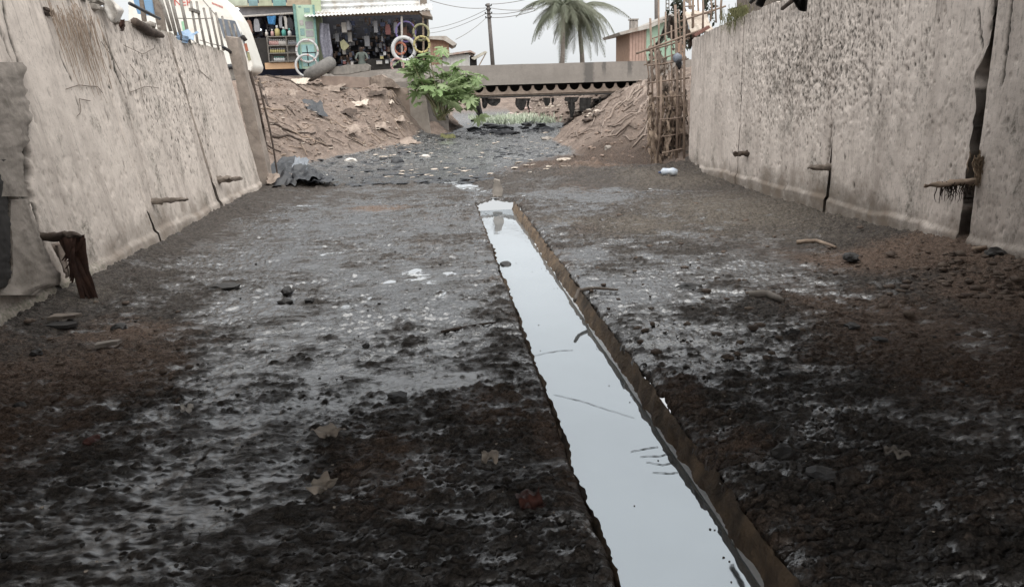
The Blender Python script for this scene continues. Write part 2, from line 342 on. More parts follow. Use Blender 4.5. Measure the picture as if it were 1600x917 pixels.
M_MOSS = pm('green weed', (0.17, 0.165, 0.075), (0.10, 0.105, 0.045), 8, 0.8, 0)
def leaf_material(name, a, b2, tr=0.3):
    m, nt, b = nodes_of(name)
    oi = nt.nodes.new('ShaderNodeObjectInfo')
    c = mixc(nt, oi.outputs['Random'], a, b2); c = mixc(nt, ramp(nt, tex(nt, 14, 4), 0.35, 0.7, 0, 0.5), c, tuple(v*0.6 for v in a))
    nt.links.new(c, b.inputs['Base Color']); b.inputs['Roughness'].default_value = 0.55
    t = nt.nodes.new('ShaderNodeBsdfTranslucent'); nt.links.new(c, t.inputs['Color']); ms = nt.nodes.new('ShaderNodeMixShader'); ms.inputs[0].default_value = tr
    nt.links.new(b.outputs[0], ms.inputs[1]); nt.links.new(t.outputs[0], ms.inputs[2]); nt.links.new(ms.outputs[0], nt.nodes['Material Output'].inputs[0])
    return m
M_LEAF = leaf_material('broad green leaf', (0.21, 0.31, 0.125), (0.34, 0.41, 0.23))
M_PALM = leaf_material('palm frond leaflet', (0.15, 0.17, 0.115), (0.20, 0.205, 0.15), 0.3)  # greyed and lightened in colour to stand in for distance haze
M_TRUNK = pm('palm trunk', (0.23, 0.205, 0.18), (0.15, 0.13, 0.115), 8, 0.95, 0.5, 20, 0.02)
M_BUSH = leaf_material('dark bush leaf', (0.035, 0.045, 0.03), (0.07, 0.08, 0.05), 0.2)
# ================================================================== THE SETTING
# ---- canal floor, either side of the low-flow channel
CL, CR0, CR1, WZ = 0.53, 1.13, 1.085, -0.15       # left lip, right lip, right foot at water, water level
def blobs(x, y, L):
    t = np.zeros_like(x)
    for px, py, rx, ry, a in L:
        c = Pz(px, py); wx = abs(Pz(px + rx, py)[0] - c[0]); wy = 0.5*abs(Pz(px, py - ry)[1] - Pz(px, py + ry)[1])
        t = np.maximum(t, a*np.exp(-(((x-c[0])/wx)**2 + ((y-c[1])/wy)**2)))
    return t
WETB = [(560, 350, 170, 40, .9), (640, 440, 120, 60, .95), (420, 400, 150, 40, .75), (600, 300, 160, 26, .9), (660, 590, 70, 50, .85), (560, 520, 80, 40, .8), (700, 480, 70, 60, .9),
        (940, 304, 110, 11, 1.0), (915, 397, 40, 12, .95), (860, 300, 60, 14, .9), (1200, 425, 90, 22, .75), (1000, 450, 130, 40, .7), (1060, 520, 120, 50, .65), (400, 470, 80, 25, .75), (330, 600, 200, 60, .5), (1150, 560, 120, 50, .6)]
PUDB = [(690, 458, 22, 12, 1.), (610, 440, 26, 8, 1.), (575, 466, 22, 7, 1.), (540, 478, 22, 6, .95), (650, 421, 22, 5, .95), (640, 495, 30, 8, .9), (520, 395, 50, 5, .8), (915, 397, 22, 5, .88), (680, 345, 30, 6, .8), (700, 425, 30, 6, .85), (600, 490, 40, 6, .85)]
BRNB = [(90, 590, 190, 60, .95), (0, 680, 160, 70, .8), (200, 520, 100, 25, .8), (1450, 540, 200, 110, .85), (1580, 470, 120, 60, .85), (1150, 690, 70, 30, .85), (880, 700, 60, 70, .55), (760, 620, 70, 60, .5), (600, 720, 120, 80, .4), (1420, 410, 200, 30, .8), (585, 326, 50, 6, .8), (960, 245, 90, 20, .8), (1040, 700, 60, 160, .4), (1380, 760, 160, 80, .35), (1060, 610, 40, 60, .5)]
GRYB = [(1150, 330, 200, 40, .9), (1000, 350, 140, 25, .75), (1050, 285, 120, 16, .7), (900, 345, 80, 14, .6), (640, 420, 200, 40, .25), (130, 470, 60, 20, .6)]
CLOD = None
LBY = [13, 14.3, 17, 19.7, 23.8, 32.5, 35, 40, 60, 90]; LBX = [-3.5, -3.5, -3.6, -3.6, -2.2, 0.1, 0.7, 1.3, 1.2, 1.0]
RBY = [13, 14.7, 16.3, 19.6, 26.5, 35.6, 40, 60, 90]; RBX = [5.0, 4.35, 4.0, 3.5, 3.8, 5.6, 6.3, 6.0, 6.0]
def terr(x, y):
    dl = (np.interp(y, LBY, LBX) - x)*0.92 + 0.25*fbm(x, y, 2.2, 3, 50); dr = (x - np.interp(y, RBY, RBX))*0.95 + 0.25*fbm(x, y, 2.0, 3, 53)
    top = 2.62 + 0.012*np.clip(y - 25, 0, 30)
    def prof(d, sl): return top*(1-np.exp(-(np.clip(d, 0, None)*sl/top)**1.25))
    hl = prof(dl, 0.92); hr = prof(dr, 0.86)
    bank = np.maximum(hl, hr); d = np.maximum(dl, dr)
    rough = sstep(0.0, 0.7, d)*(1-0.6*sstep(2.3, 2.6, bank))
    gull = fbm(x*1.0 + y*0.25, y*0.35, 0.7, 4, 57)
    rdg = 1 - 2*np.abs(fbm(x + .3*y, y*.45, 0.9, 4, 58, .55))
    h = bank + rough*(0.26*fbm(x, y, 1.5, 5, 60, .6) + 0.17*gull + 0.09*(rdg - .5) + 0.10*fbm(x, y, 0.32, 4, 62, .62))
    bed = 1 - sstep(-0.15, 0.35, d)
    h = h + bed*(0.055*fbm(x*.8, y*.35, 0.8, 4, 64) + 0.06*fbm(x*0.9, y*0.45, 0.30, 4, 66, .65) + 0.004)
    # black heap by the end of the left wall, brown fan by the steel grid
    hp = np.exp(-(((x+2.75)/0.55)**2 + ((y-15.6)/1.1)**2)); h = h + hp*(0.34 + 0.16*fbm(x, y, 0.3, 4, 68))
    f2 = np.exp(-(((x-3.5)/1.5)**2 + ((y-17.0)/3.4)**2)); h = h + f2*(0.10 + 0.12*fbm(x, y, 0.35, 4, 69, .6))
    f3 = np.exp(-(((x-2.5)/1.5)**2 + ((y-15.4)/1.9)**2)); h = h + f3*(0.12 + .10*fbm(x, y, .3, 4, 70, .6))
    xs_ = np.interp(y, [11.5, 14, 18], [.80, .45, -.4]); h = h + bed*sstep(19, 15, y)*(0.05 - 0.10*np.exp(-((x-xs_)/.30)**2))
    h = h + 1.05*np.exp(-(((x+2.0)/1.25)**2 + ((y-30.3)/1.5)**2))*sstep(2.9, 1.6, bank)*(1+.3*fbm(x, y, .5, 4, 77))
    return h, bed, hp, np.maximum(f2, f3), dl, dr
def floor_h(x, y):
    n1 = fbm(x, y, 0.75, 4, 1); n2 = fbm(x, y, 0.17, 4, 5, 0.6); n3 = fbm(x, y, 0.05, 3, 9, 0.6)
    rg = 1 - np.abs(fbm(x, y, 0.3, 3, 40))*2.2                 # shoe and tyre ridges
    fl_ = fbm(x*0.55 + .2*y, y*1.5, 0.11, 4, 44, .62)               # thin flakes lying across the flow
    dn = np.clip(.66 + 0.8*fbm(x, y, 0.9, 3, 46), .15, 1)             # where clods gather
    h = 0.022*n1 + 0.018*n2 + 0.010*n3 + 0.014*np.sign(fl_)*np.abs(fl_)**.8 + 0.008*np.clip(rg, 0, 1) - 0.010
    h = h + 0.024*clods(x, y, .085, dn*.45) + 0.019*clods(x, y, .045, dn*.8, .8) + (0.011*clods(x, y, .024, dn*1.1) if np.size(x) > 4 else 0)
    x = np.clip(x, LX-.05, RX+.05)
    h = h + 0.10*np.exp(-(x-LX)/0.30) + np.where(x > 2, (0.03 + 0.13*sstep(9.5, 6.0, y))*np.exp(-(RX-x)/0.45), 0)
    return h
def floor_mesh(side):
    ys = np.concatenate([np.linspace(-6, 1.2, 12)[:-1], np.geomspace(1.2, 15.4, 980)]); ny = len(ys)
    jit = (0.010 if side < 0 else 0.030)*fbm(ys, ys*0+3, 0.5, 4, 2) + (0.007 if side < 0 else 0.034)*fbm(ys, ys*0+8, 0.12, 4, 4, .65)
    if side < 0: nx = 380; xa = np.full(ny, LX - 0.25); xb = CL + jit + .315*sstep(11.85, 12.3, ys)
    else: nx = 400; xa = CR0 + jit - .315*sstep(11.85, 12.3, ys); xb = np.full(ny, RX + 0.2)
    t = np.linspace(0, 1, nx)
    t = (1-(1-t)**1.25) if side < 0 else t**1.25
    X = xa[:, None] + (xb-xa)[:, None]*t[None]; Y = np.repeat(ys[:, None], nx, 1)
    Y = Y + 0.0
    H = floor_h(X, Y)
    tz = terr(X, Y)[0]; kb = np.maximum(sstep(12.7, 14.2, Y + .9*fbm(X, Y, .9, 4, 16)), sstep(13.7, 14.3, Y)); H = H + kb*(tz - H) + kb*(.008*fbm(X, Y, .07, 3, 18) + .035*clods(X, Y, .17, .55, .7) + .022*clods(X, Y, .08, .7)) - 0.035*sstep(14.85, 15.3, Y)
    H = H + .035*np.exp(-((Y-13.0)/.8)**2)*(1-np.exp(-((X-.72)/.30)**2))
    wq = np.clip(blobs(X, Y, WETB)*1.15 + .15*fbm(X, Y, .4, 3, 15), 0, 1)
    def terrace(h, st): q = h/st; f = np.floor(q); return (f + sstep(.62, 1.0, q - f))*st
    H = H*(1-.35*wq); H = H + (0.15 + 0.8*wq)*(terrace(H + 0.005*fbm(X, Y, .03, 2, 77), 0.010) - H)
    pb = blobs(X, Y, PUDB)*sstep(13.6, 12.9, Y); wl_ = blobs(X, Y, WETB[:7])*sstep(13.6, 12.9, Y); lev = -0.080 + np.maximum(0.090*pb, 0.071*wl_)
    pudm = sstep(-0.003, 0.004, lev - H); pud = H < lev; H2 = np.where(pud, lev*0.5 + 0.5*lev.clip(None, 0.012), H); H2 = np.where(Y < 12.6, np.maximum(H2, -0.03), H2)
    wb = blobs(X, Y, WETB); bb = blobs(X, Y, BRNB); wet = 0.56 + 0.40*wb - 0.42*bb*(1-.6*wb) - 0.35*blobs(X, Y, GRYB) + 0.28*fbm(X, Y, 0.5, 4, 14); wet = np.clip(wet - 14*np.clip(H - 0.022*fbm(X, Y, 0.75, 4, 1) + .002, -.012, 0.035), 0, 0.9); wet = np.where(pud, 1.0, wet)  # wet lows darker, tops drier: also paints crevice shade into the colour
    e = (xb[:, None]-X) if side < 0 else (X-xa[:, None])
    H2 = H2 - (0.05*np.exp(-e/0.012) + 0.015*np.exp(-e/0.05))*sstep(12.4, 12.0, Y)
    V = np.stack([X, Y, H2], 2)
    br = (1.1*blobs(X, Y, BRNB) - .5*sstep(12.8, 13.8, Y)) + .9*np.exp(-(((X-2.6)/1.6)**2 + ((Y-15.2)/1.7)**2)) + .12 + 0.40*fbm(X, Y, 0.6, 4, 17) + 0.25*np.exp(-e/0.10)
    gr = blobs(X, Y, GRYB) + 0.15*fbm(X, Y, 0.4, 4, 19) - .5*sstep(12.8, 13.8, Y)*(X < 2)
    o = mesh_obj('canal_floor', V.reshape(-1, 3), grid_faces(ny, nx), M_MUD, None, True, (0, 0, 0)); struct(o)
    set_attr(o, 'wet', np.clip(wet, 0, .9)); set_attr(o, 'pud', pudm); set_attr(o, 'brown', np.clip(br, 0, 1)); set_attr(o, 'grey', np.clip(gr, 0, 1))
    return o
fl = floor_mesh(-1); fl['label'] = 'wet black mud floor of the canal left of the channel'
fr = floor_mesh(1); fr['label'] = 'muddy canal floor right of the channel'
# ---- low-flow channel: sides, water, white edge line
def chan_side(x0, x1, sgn, name):
    ys = np.geomspace(0.6, 12.0, 420); nz = 9; G = np.zeros((len(ys), nz, 3))
    for k in range(nz):
        t = k/(nz-1); z = -0.42 + 0.42*t
        xx = x1 + (x0-x1)*np.clip((z-WZ)/(-WZ), -1, 1)
        G[:, k, 0] = xx + sgn*(0.016*fbm(ys, ys*0+z*3, 0.35, 4, 3) + 0.030*fbm(ys, ys*0+z*2.2, 0.11, 4, 6, .65)); G[:, k, 1] = ys; G[:, k, 2] = z - (0.02 if k == nz-1 else 0)
    mb = MB(); mb.grid(G if sgn > 0 else G[:, ::-1]); return struct(mb.build(name, M_CHAN, None, True))
chan_side(CR0 - 0.004, CR1, 1, 'channel_side'); chan_side(CL + 0.004, CL - 0.03, -1, 'channel_side')
mb = MB(); mb.grid(np.array([[(CL-0.12, y, WZ), (CR0+0.08, y, WZ)] for y in np.linspace(-4, 11.9, 40)])); wat = struct(mb.build('water', M_WATER, None, True)); wat['label'] = 'still grey water in the narrow channel mirroring the sky'
M_EDGE_LINE = pm('white edge', (0.74, 0.76, 0.77), (0.6, 0.62, 0.63), 20, 0.5, 0.2, 60, 0.003)  # thin white strip along the right edge of the water
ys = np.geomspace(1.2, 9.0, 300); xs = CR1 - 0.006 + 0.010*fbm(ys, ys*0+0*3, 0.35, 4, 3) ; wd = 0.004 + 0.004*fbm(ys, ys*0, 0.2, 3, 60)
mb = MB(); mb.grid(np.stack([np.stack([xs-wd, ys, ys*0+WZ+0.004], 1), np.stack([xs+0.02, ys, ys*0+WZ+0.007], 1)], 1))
o = mb.build('pale_line', M_EDGE_LINE, None, True); tag(o, 'thin white line where the channel water meets its brown right side', None, None, 'stuff')
def film_or_ripple(pts, name, label):     # dark strips: torn skin on the water, and ripples painted as lines
    P = [Pz(a, b, WZ + 0.003) for a, b in pts]; Q = []
    for i in range(len(P)-1):
        for k in range(6): 
            p = P[i] + (P[i+1]-P[i])*k/6; Q.append(p + np.array([0, 0.012*mnoise.noise(Vector((p[0]*30, p[1]*30, 0))), 0]))
    w = [0.0045*(0.4+abs(mnoise.noise(Vector((i*.7, 1, 2))))) for i in range(len(Q))]
    m2 = MB(); m2.grid(np.array([[q - np.array([0, a, 0]), q + np.array([0, a, 0])] for q, a in zip(Q, w)])); o = m2.build(name, M_DARK, None, True); tag(o, label, 'water film')
film_or_ripple([(865, 616), (905, 625), (950, 640), (1000, 655)], 'tear_or_ripple', 'thin dark crack in the film on the channel water')
film_or_ripple([(1010, 722), (1035, 725), (1056, 722)], 'tear_or_ripple', 'short dark film tear near the right edge of the channel')
film_or_ripple([(835, 555), (870, 548), (900, 546)], 'tear_or_ripple', 'faint dark film line across the far half of the channel')
film_or_ripple([(985, 705), (1010, 700), (1032, 697)], 'tear_or_ripple', 'upper of the short painted ripple lines near the right edge of the channel')
film_or_ripple([(1000, 712), (1028, 712), (1050, 709)], 'tear_or_ripple', 'second of the short painted ripple lines near the right edge of the channel')
film_or_ripple([(1020, 738), (1045, 739), (1062, 737)], 'tear_or_ripple', 'lowest of the short painted ripple lines near the right edge of the channel')
# ---- terrain beyond the canal: bed, banks, street level
def terrain():
    xs = np.concatenate([-np.geomspace(300, 9, 26)[:-1], np.linspace(-9, 11, 430), np.geomspace(11, 300, 26)[1:]])
    ys = np.concatenate([np.geomspace(14.35, 46, 420), np.geomspace(46, 500, 60)[1:]])
    X, Y = np.meshgrid(xs, ys); h, bed, hp, fan, dl, dr = terr(X, Y)
    h = np.where((X < -3.2) & (Y < 14.6), np.minimum(h, 0.3), h)
    # the creek closes far behind the road
    far = sstep(62, 80, Y); h = np.maximum(h, far*2.7)
    # the first rows tuck under the canal floor
    h = h - 0.03*sstep(14.9, 14.45, Y)
    o = mesh_obj('ground', np.stack([X, Y, h], 2).reshape(-1, 3), grid_faces(len(ys), len(xs)), M_SOIL, None, True, (0, 0, 0)); struct(o)
    o['label'] = 'eroded brown earth banks and black littered creek bed up to the road'
    wet = np.clip(bed*1.0*(1-0.85*fan) + 0.9*hp, 0, 1)*sstep(75, 55, Y)
    grn = 0.62*np.exp(-(((X-4.6)/1.9)**2 + ((Y-46)/6.0)**2)) + 0.3*np.exp(-(((X-.3)/0.5)**2 + ((Y-27.5)/2.2)**2)) + 0.2*bed*np.exp(-((Y-26)/9)**2)
    set_attr(o, 'bed_sheen', .15 + .85*sstep(15.6, 20.5, Y + 3.0*fbm(X, Y, 1.2, 4, 99))); set_attr(o, 'wet', wet); set_attr(o, 'grey', fan); set_attr(o, 'green', np.clip(grn, 0, 1))
terrain()
_gx, _gy = np.linspace(-9, 11, 560), np.linspace(14, 72, 1100); _GX, _GY = np.meshgrid(_gx, _gy); _GH = terr(_GX, _GY)[0]
def thv(x, y):
    fx = np.clip((np.asarray(x, float)+9)/20*559, 0, 558.99); fy = np.clip((np.asarray(y, float)-14)/58*1099, 0, 1098.99); i, j = fx.astype(int), fy.astype(int); u, v = fx-i, fy-j
    return (_GH[j, i]*(1-u) + _GH[j, i+1]*u)*(1-v) + (_GH[j+1, i]*(1-u) + _GH[j+1, i+1]*u)*v
def th(x, y): return float(thv(x, y))
mb = MB(); mb.grid(np.array([[(x, y, -0.004) for x in np.linspace(-4.6, 7.5, 20)] for y in np.linspace(12.2, 62, 60)])); cw = struct(mb.build('water', M_CREEK, None, True)); cw['label'] = 'shallow silvery creek water between black litter'
# street level behind each wall
def street(x0, x1, y0, y1, z, name):
    xs = np.linspace(x0, x1, 60); ys = np.linspace(y0, y1, 70); X, Y = np.meshgrid(xs, ys); Z = z + 0.05*fbm(X, Y, 0.8, 4, 71)
    mb = MB(); mb.grid(np.stack([X, Y, Z], 2)); n, m2 = X.shape
    mb.add([(x0, y0, -0.5), (x1, y0, -0.5), (x1, y1, -0.5), (x0, y1, -0.5), (x0, y0, z-.03), (x1, y0, z-.03), (x1, y1, z-.03), (x0, y1, z-.03)], [(0, 1, 5, 4), (1, 2, 6, 5), (2, 3, 7, 6), (3, 0, 4, 7)])
    return struct(mb.build(name, M_STREET, None, True))
M_STREET = pm('street earth', (0.27, 0.215, 0.18), (0.19, 0.15, 0.125), 3, 0.95, 0.6, 20, 0.02)
street(-16, -3.95, -8, 14.55, 2.40, 'street_ground'); street(5.25, 18, -8, 14.9, 2.42, 'street_ground')
def roughen(o, cuts=5, amp=.03, sc=4.0):
    bm = bmesh.new(); bm.from_mesh(o.data); bmesh.ops.subdivide_edges(bm, edges=bm.edges[:], cuts=cuts, use_grid_fill=True); bmesh.ops.triangulate(bm, faces=[f for f in bm.faces if len(f.verts) > 4])
    for v in bm.verts: v.co += amp*mnoise.noise_vector(v.co*sc + o.location)
    bm.to_mesh(o.data); bm.free(); o.data.update()
# ================================================================== CANAL WALLS
def stamp(Yg, Zg, pits):
    D = np.zeros((len(Yg), len(Zg))); P = np.zeros_like(D)
    for y, z, ry, rz, d, dark, sl in pits:
        i0, i1 = np.searchsorted(Yg, [y-3*ry-.04, y+3*ry+.04]); j0, j1 = np.searchsorted(Zg, [z-2*rz-.02, z+2*rz+.02])
        if i1 <= i0 or j1 <= j0: continue
        zz = Zg[None, j0:j1]-z; yy = Yg[i0:i1, None]-y-sl*zz
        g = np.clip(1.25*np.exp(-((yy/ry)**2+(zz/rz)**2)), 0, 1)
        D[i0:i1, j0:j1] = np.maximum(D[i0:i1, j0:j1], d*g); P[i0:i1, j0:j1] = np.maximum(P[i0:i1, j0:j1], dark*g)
    return D, P
def make_pits(fn, spec):
    out = []
    for (mx_, my_, sx, sy, n, rr, dark, dep) in spec:
        for _ in range(n):
            p = fn(random.gauss(mx_, sx), random.gauss(my_, sy)); r = rr*random.uniform(0.4, 1.5)
            if p[1] < 3 or p[1] > 15.5: continue
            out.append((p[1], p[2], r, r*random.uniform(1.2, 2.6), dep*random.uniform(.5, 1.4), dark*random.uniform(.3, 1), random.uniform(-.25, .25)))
    return out
PITL = make_pits(PL, [(275, 130, 40, 55, 620, .012, .95, .018), (325, 170, 16, 60, 170, .011, .8, .014), (215, 90, 40, 40, 150, .012, .7, .015), (200, 260, 80, 90, 220, .012, .35, .012), (330, 220, 40, 60, 130, .01, .6, .01), (120, 330, 60, 50, 140, .014, .15, .012)])
PITR = make_pits(PR, [(1250, 100, 55, 50, 1500, .012, .75, .016), (1200, 160, 40, 50, 500, .011, .6, .014), (1330, 60, 60, 50, 600, .011, .7, .015), (1400, 200, 110, 90, 380, .012, .25, .010), (1560, 300, 50, 70, 200, .009, .4, .008), (1150, 150, 40, 80, 200, .012, .3, .010)])  # these pits are darkened in colour too, painting the shade inside them
def crack(fn, pts, r=.010, dark=.9, dep=.02, step=.03):
    out = []; P = [fn(*p) for p in pts]
    for a, b in zip(P, P[1:]):
        n = max(2, int(np.linalg.norm(b-a)/step))
        for k in range(n):
            q = a+(b-a)*k/n; out.append((q[1]+random.gauss(0, .006), q[2], r*random.uniform(.6, 1.4), .03, dep, dark, 0))
    return out
PITL += crack(PL, [(165, 60), (178, 85), (183, 110), (192, 130), (198, 150)], .016) + crack(PL, [(192, 120), (205, 180), (225, 250), (243, 320)], .008, .5) + crack(PL, [(95, 85), (105, 108), (114, 128)], .012)
PITL += crack(PL, [(4, 10), (16, 60), (34, 118)], .012, .8) + crack(PL, [(0, 45), (20, 100)], .010, .7) + crack(PL, [(295, 80), (318, 180), (325, 240)], .007, .4) + crack(PL, [(130, 20), (140, 58)], .012, .8) + crack(PL, [(120, 155), (124, 170), (126, 180)], .008, .8)
PITR += crack(PR, [(1528, 20), (1536, 80)], .008, .8) + crack(PR, [(1550, 15), (1543, 120)], .008, .75) + crack(PR, [(1582, 0), (1568, 135)], .010, .8) + crack(PR, [(1160, 100), (1157, 240)], .006, .4) + crack(PR, [(1296, 200), (1290, 262)], .02, .7, .04)
for (a, b, rr, n_) in ((40, 245, 9, 10), (42, 265, 10, 12), (36, 280, 8, 8), (44, 300, 10, 10), (34, 296, 6, 5)):
    for _ in range(n_): p_ = PL(random.gauss(a, rr*.45), random.gauss(b, rr*.8)); PITL.append((p_[1], p_[2], random.uniform(.018, .04), random.uniform(.03, .06), .11, 1.0, random.uniform(-.3, .3)))
PITL += crack(PL, [(55, 320), (62, 360), (72, 400), (80, 440)], .016, .9, .04)
def ltop(y): return np.interp(y, [0, 9.3, 9.6, 10.3, 11.8, 12.05, 14.7], [2.75, 2.73, 2.62, 2.57, 2.60, 2.49, 2.47])
def rtop(y): return np.interp(y, [0, 9, 10.1, 11.3, 13.1, 14.8], [2.6, 2.66, 2.67, 2.74, 2.60, 2.47])
def wall_panel(side, y0, y1, parent, gap0=None, m=None, proud=0.0):
    fine0 = max(y0, 4.2)
    ys = np.concatenate([np.linspace(y0, fine0, 14)[:-1] if fine0 > y0 + .5 else np.array([]), np.arange(fine0, y1 - .005, 0.016 if side < 0 else 0.0125), [y1]])
    zs = np.linspace(-0.25, 1.0, 180)**1; nz = 175 if side < 0 else 235; t = np.linspace(0, 1, nz)
    pits = PITL if side < 0 else PITR
    Zg = -0.25 + t*3.0; D, P = stamp(ys, Zg, pits)
    topf = ltop if side < 0 else rtop
    tp = topf(ys) + 0.035*fbm(ys, ys*0+2, 0.5, 4, 80) + 0.03*fbm(ys, ys*0+5, 0.1, 3, 82)
    Y = np.repeat(ys[:, None], nz, 1); Z = np.minimum(np.repeat(Zg[None], len(ys), 0), tp[:, None])
    rel = 0.016*fbm(Y, Z, 0.8, 4, 84+side) + 0.006*fbm(Y, Z, 0.12, 4, 87+side)
    if side > 0:
        c = PR(1250, 110); rgh = np.exp(-(((Y-c[1])/2.0)**2 + ((Z-c[2])/.8)**2)); rel = rel + rgh*0.022*fbm(Y, Z, 0.07, 3, 90)
        rel = rel - 0.03*sstep(0.22, 0.16, Z + 0.05*fbm(Y, Y*0, .6, 3, 91))
    else: rel = rel - 0.03*sstep(0.20, 0.15, Z + 0.06*fbm(Y, Y*0, .6, 3, 92))
    dep = D + rel - proud
    if gap0 is not None:
        g = gap0(Z); Y = Y + g*np.exp(-(Y-y0)/0.10)
    ed = np.minimum(Y-y0, y1-Y); dep = dep + 0.03*np.exp(-np.abs(ed)/0.012)
    X = (LX - LK*Z - dep) if side < 0 else (RX + dep)
    V = np.stack([X, Y, Z], 2); n, k = V.shape[:2]
    back = 0.32
    ring = [(i, 0) for i in range(n)] + [(n-1, j) for j in range(1, k)] + [(i, k-1) for i in range(n-2, -1, -1)] + [(0, j) for j in range(k-2, 0, -1)]
    VV = V.reshape(-1, 3); off = np.array([-back, 0, 0]) if side < 0 else np.array([back, 0, 0])
    RV = np.array([V[i, j] for i, j in ring]) + off; base = len(VV); R = len(ring)
    Fc = grid_faces(n, k).tolist() + [[ring[q][0]*k+ring[q][1], base+q, base+(q+1) % R, ring[(q+1) % R][0]*k+ring[(q+1) % R][1]] for q in range(R)]
    o = mesh_obj('wall_panel', np.vstack([VV, RV]), Fc, m, parent, True)
    z0 = np.zeros(R)
    low = sstep(0.75, 0.05, Z + 0.25*fbm(Y, Y*0+1, 0.9, 4, 93)) * (0.8 if side > 0 else 0.62)
    if side > 0: low = np.maximum(low, 0.35*rgh)
    else: low = np.maximum(low, 0.85*np.exp(-((Y-10)/1.1)**2)*sstep(.6, .0, Z)); 
    moss = (np.exp(-((Z-0.13)/0.10)**2)*sstep(9.0, 7.0, Y)*0.65 if side < 0 else 0*Z) + 0.55*np.exp(-((Z-tp[:, None])/0.10)**2)*(1 if side < 0 else 0.7)
    if side > 0: spk = np.clip(0.85*np.exp(-(((Y-10.2)/2.0)**2 + ((Z-2.0)/.75)**2)) + .30, 0, 1)
    else: spk = np.clip(0.95*np.exp(-(((Y-11.2)/1.5)**2 + ((Z-1.7)/.9)**2)) + .22, 0, 1)
    rim = np.exp(-(tp[:, None]-Z)/.45); set_attr(o, 'rim', np.concatenate([rim.ravel(), z0]))
    set_attr(o, 'spk', np.concatenate([spk.ravel(), z0]))
    set_attr(o, 'pit', np.concatenate([P.ravel(), z0])); set_attr(o, 'low', np.concatenate([low.ravel(), z0])); set_attr(o, 'moss', np.concatenate([moss.ravel(), z0]))
    return o
wl = thing('canal_wall', 'pale leaning cement retaining wall on the left side of the canal', 'wall', (LX, 9, 0))
for a, b, pr in ((-7, 6.62, 0.0), (6.66, 9.07, 0.0), (9.10, 11.72, -0.01), (11.75, 14.5, 0.012)): wall_panel(-1, a, b, wl, (lambda z: -0.02 + 0.035*sstep(1.0, .1, z) + 0.02*fbm(z, z*0, .2, 3, 7)), M_WL, pr)
mb = MB(); mb.prism([(LX-.2, -6.9, -.2), (LX-.2-LK*2.5, -6.9, 2.3), (LX-.5-LK*2.5, -6.9, 2.3), (LX-.5, -6.9, -.2)], (0, 21.2, 0)); mb.build('wall_core', M_DARK, wl)
wr = thing('canal_wall', 'grey pitted upright cement wall on the right side of the canal', 'wall', (RX, 9, 0))
wall_panel(1, -7, 6.56, wr, None, M_WR, 0.01)
wall_panel(1, 6.60, 9.20, wr, lambda z: 0.012 + 0.065*sstep(1.95, 1.6, z)*(1 + 0.7*fbm(z, z*0, .25, 3, 12)) + 0.05*np.exp(-((z-1.6)/.13)**2), M_WR, 0.0)
wall_panel(1, 9.225, 12.28, wr, lambda z: 0.012 + 0.06*sstep(1.1, .3, z), M_WR, -0.03)
wall_panel(1, 12.295, 14.8, wr, lambda z: 0.0*z + 0.004, M_WR, -0.025)
mb = MB(); mb.box((RX+.20, -6.9, -.2), (RX+.34, 14.6, 2.3)); mb.build('wall_core', M_DARK, wr)
# concrete post at the far end of the left wall
mb = MB(); mb.prism([Py(a, b, 14.62) for a, b in ((352, 56), (369, 58), (388, 135), (424, 292), (406, 304))], (0, 0.35, 0)); o = mb.build('concrete_post', pm('post concrete', (0.33, 0.28, 0.24), (0.22, 0.185, 0.16), 5, .9, .6, 30, .012, dirt=(0.13, 0.11, 0.09)), None); tag(o, 'leaning brown grey post closing the far end of the left wall', 'post')
# wooden pegs in the wall joints, with what hangs from them
def stick(name, pts, r, m, label=None, cat=None, group=None, n=7):
    P = [np.array(p, float) for p in pts]; Q = []
    for a, b in zip(P, P[1:]):
        for k in range(4): Q.append(a+(b-a)*k/4)
    Q.append(P[-1]); L = len(Q)
    Q = [q + 0.25*np.mean(r)*np.array([mnoise.noise(Vector((i*.9, s, len(label or 'x')))) for s in (1, 2, 3)]) for i, q in enumerate(Q)]
    rr = np.interp(np.linspace(0, 1, L), np.linspace(0, 1, len(r)), r) if not np.isscalar(r) else [r]*L
    o = MB().tube(Q, [a*(1+.25*mnoise.noise(Vector((i*.7, 5, 1)))) for i, a in enumerate(rr)], n).build(name, m, None, True)
    if label: tag(o, label, cat, group)
    return o
def peg(px, py, length, side, label, m=M_DWOOD, r=.028, drop=0.0):
    p = PL(px, py) if side < 0 else PR(px, py); d = np.array([1.0 if side < 0 else -1.0, -0.05, drop])
    o = stick('wooden_peg', [p - d*0.12, p + d*length*.5, p + d*length], [r, r*1.1, r*.55], m, label, 'peg'); roughen(o, 1, r*.7, 22.0); return o
peg(56, 371, 0.36, -1, 'dark wooden peg nearest the camera on the left wall, carrying a brown rag', M_DWOOD, .035, .02)
peg(240, 315, 0.40, -1, 'grey wooden peg in the middle joint of the left wall', M_WOOD, .032, .04)
peg(339, 281, 0.36, -1, 'short thick wooden peg in the far joint of the left wall', M_WOOD, .045, .03)
peg(1528, 283, 0.52, 1, 'pale round stick jutting from the black slot in the right wall', M_BAMB, .030, -.04)
peg(1297, 261, 0.30, 1, 'flat wooden peg in the stepped joint of the right wall', M_WOOD, .036, .02)
peg(1166, 240, 0.22, 1, 'small dark peg near the far end of the right wall', M_DWOOD, .045, 0)
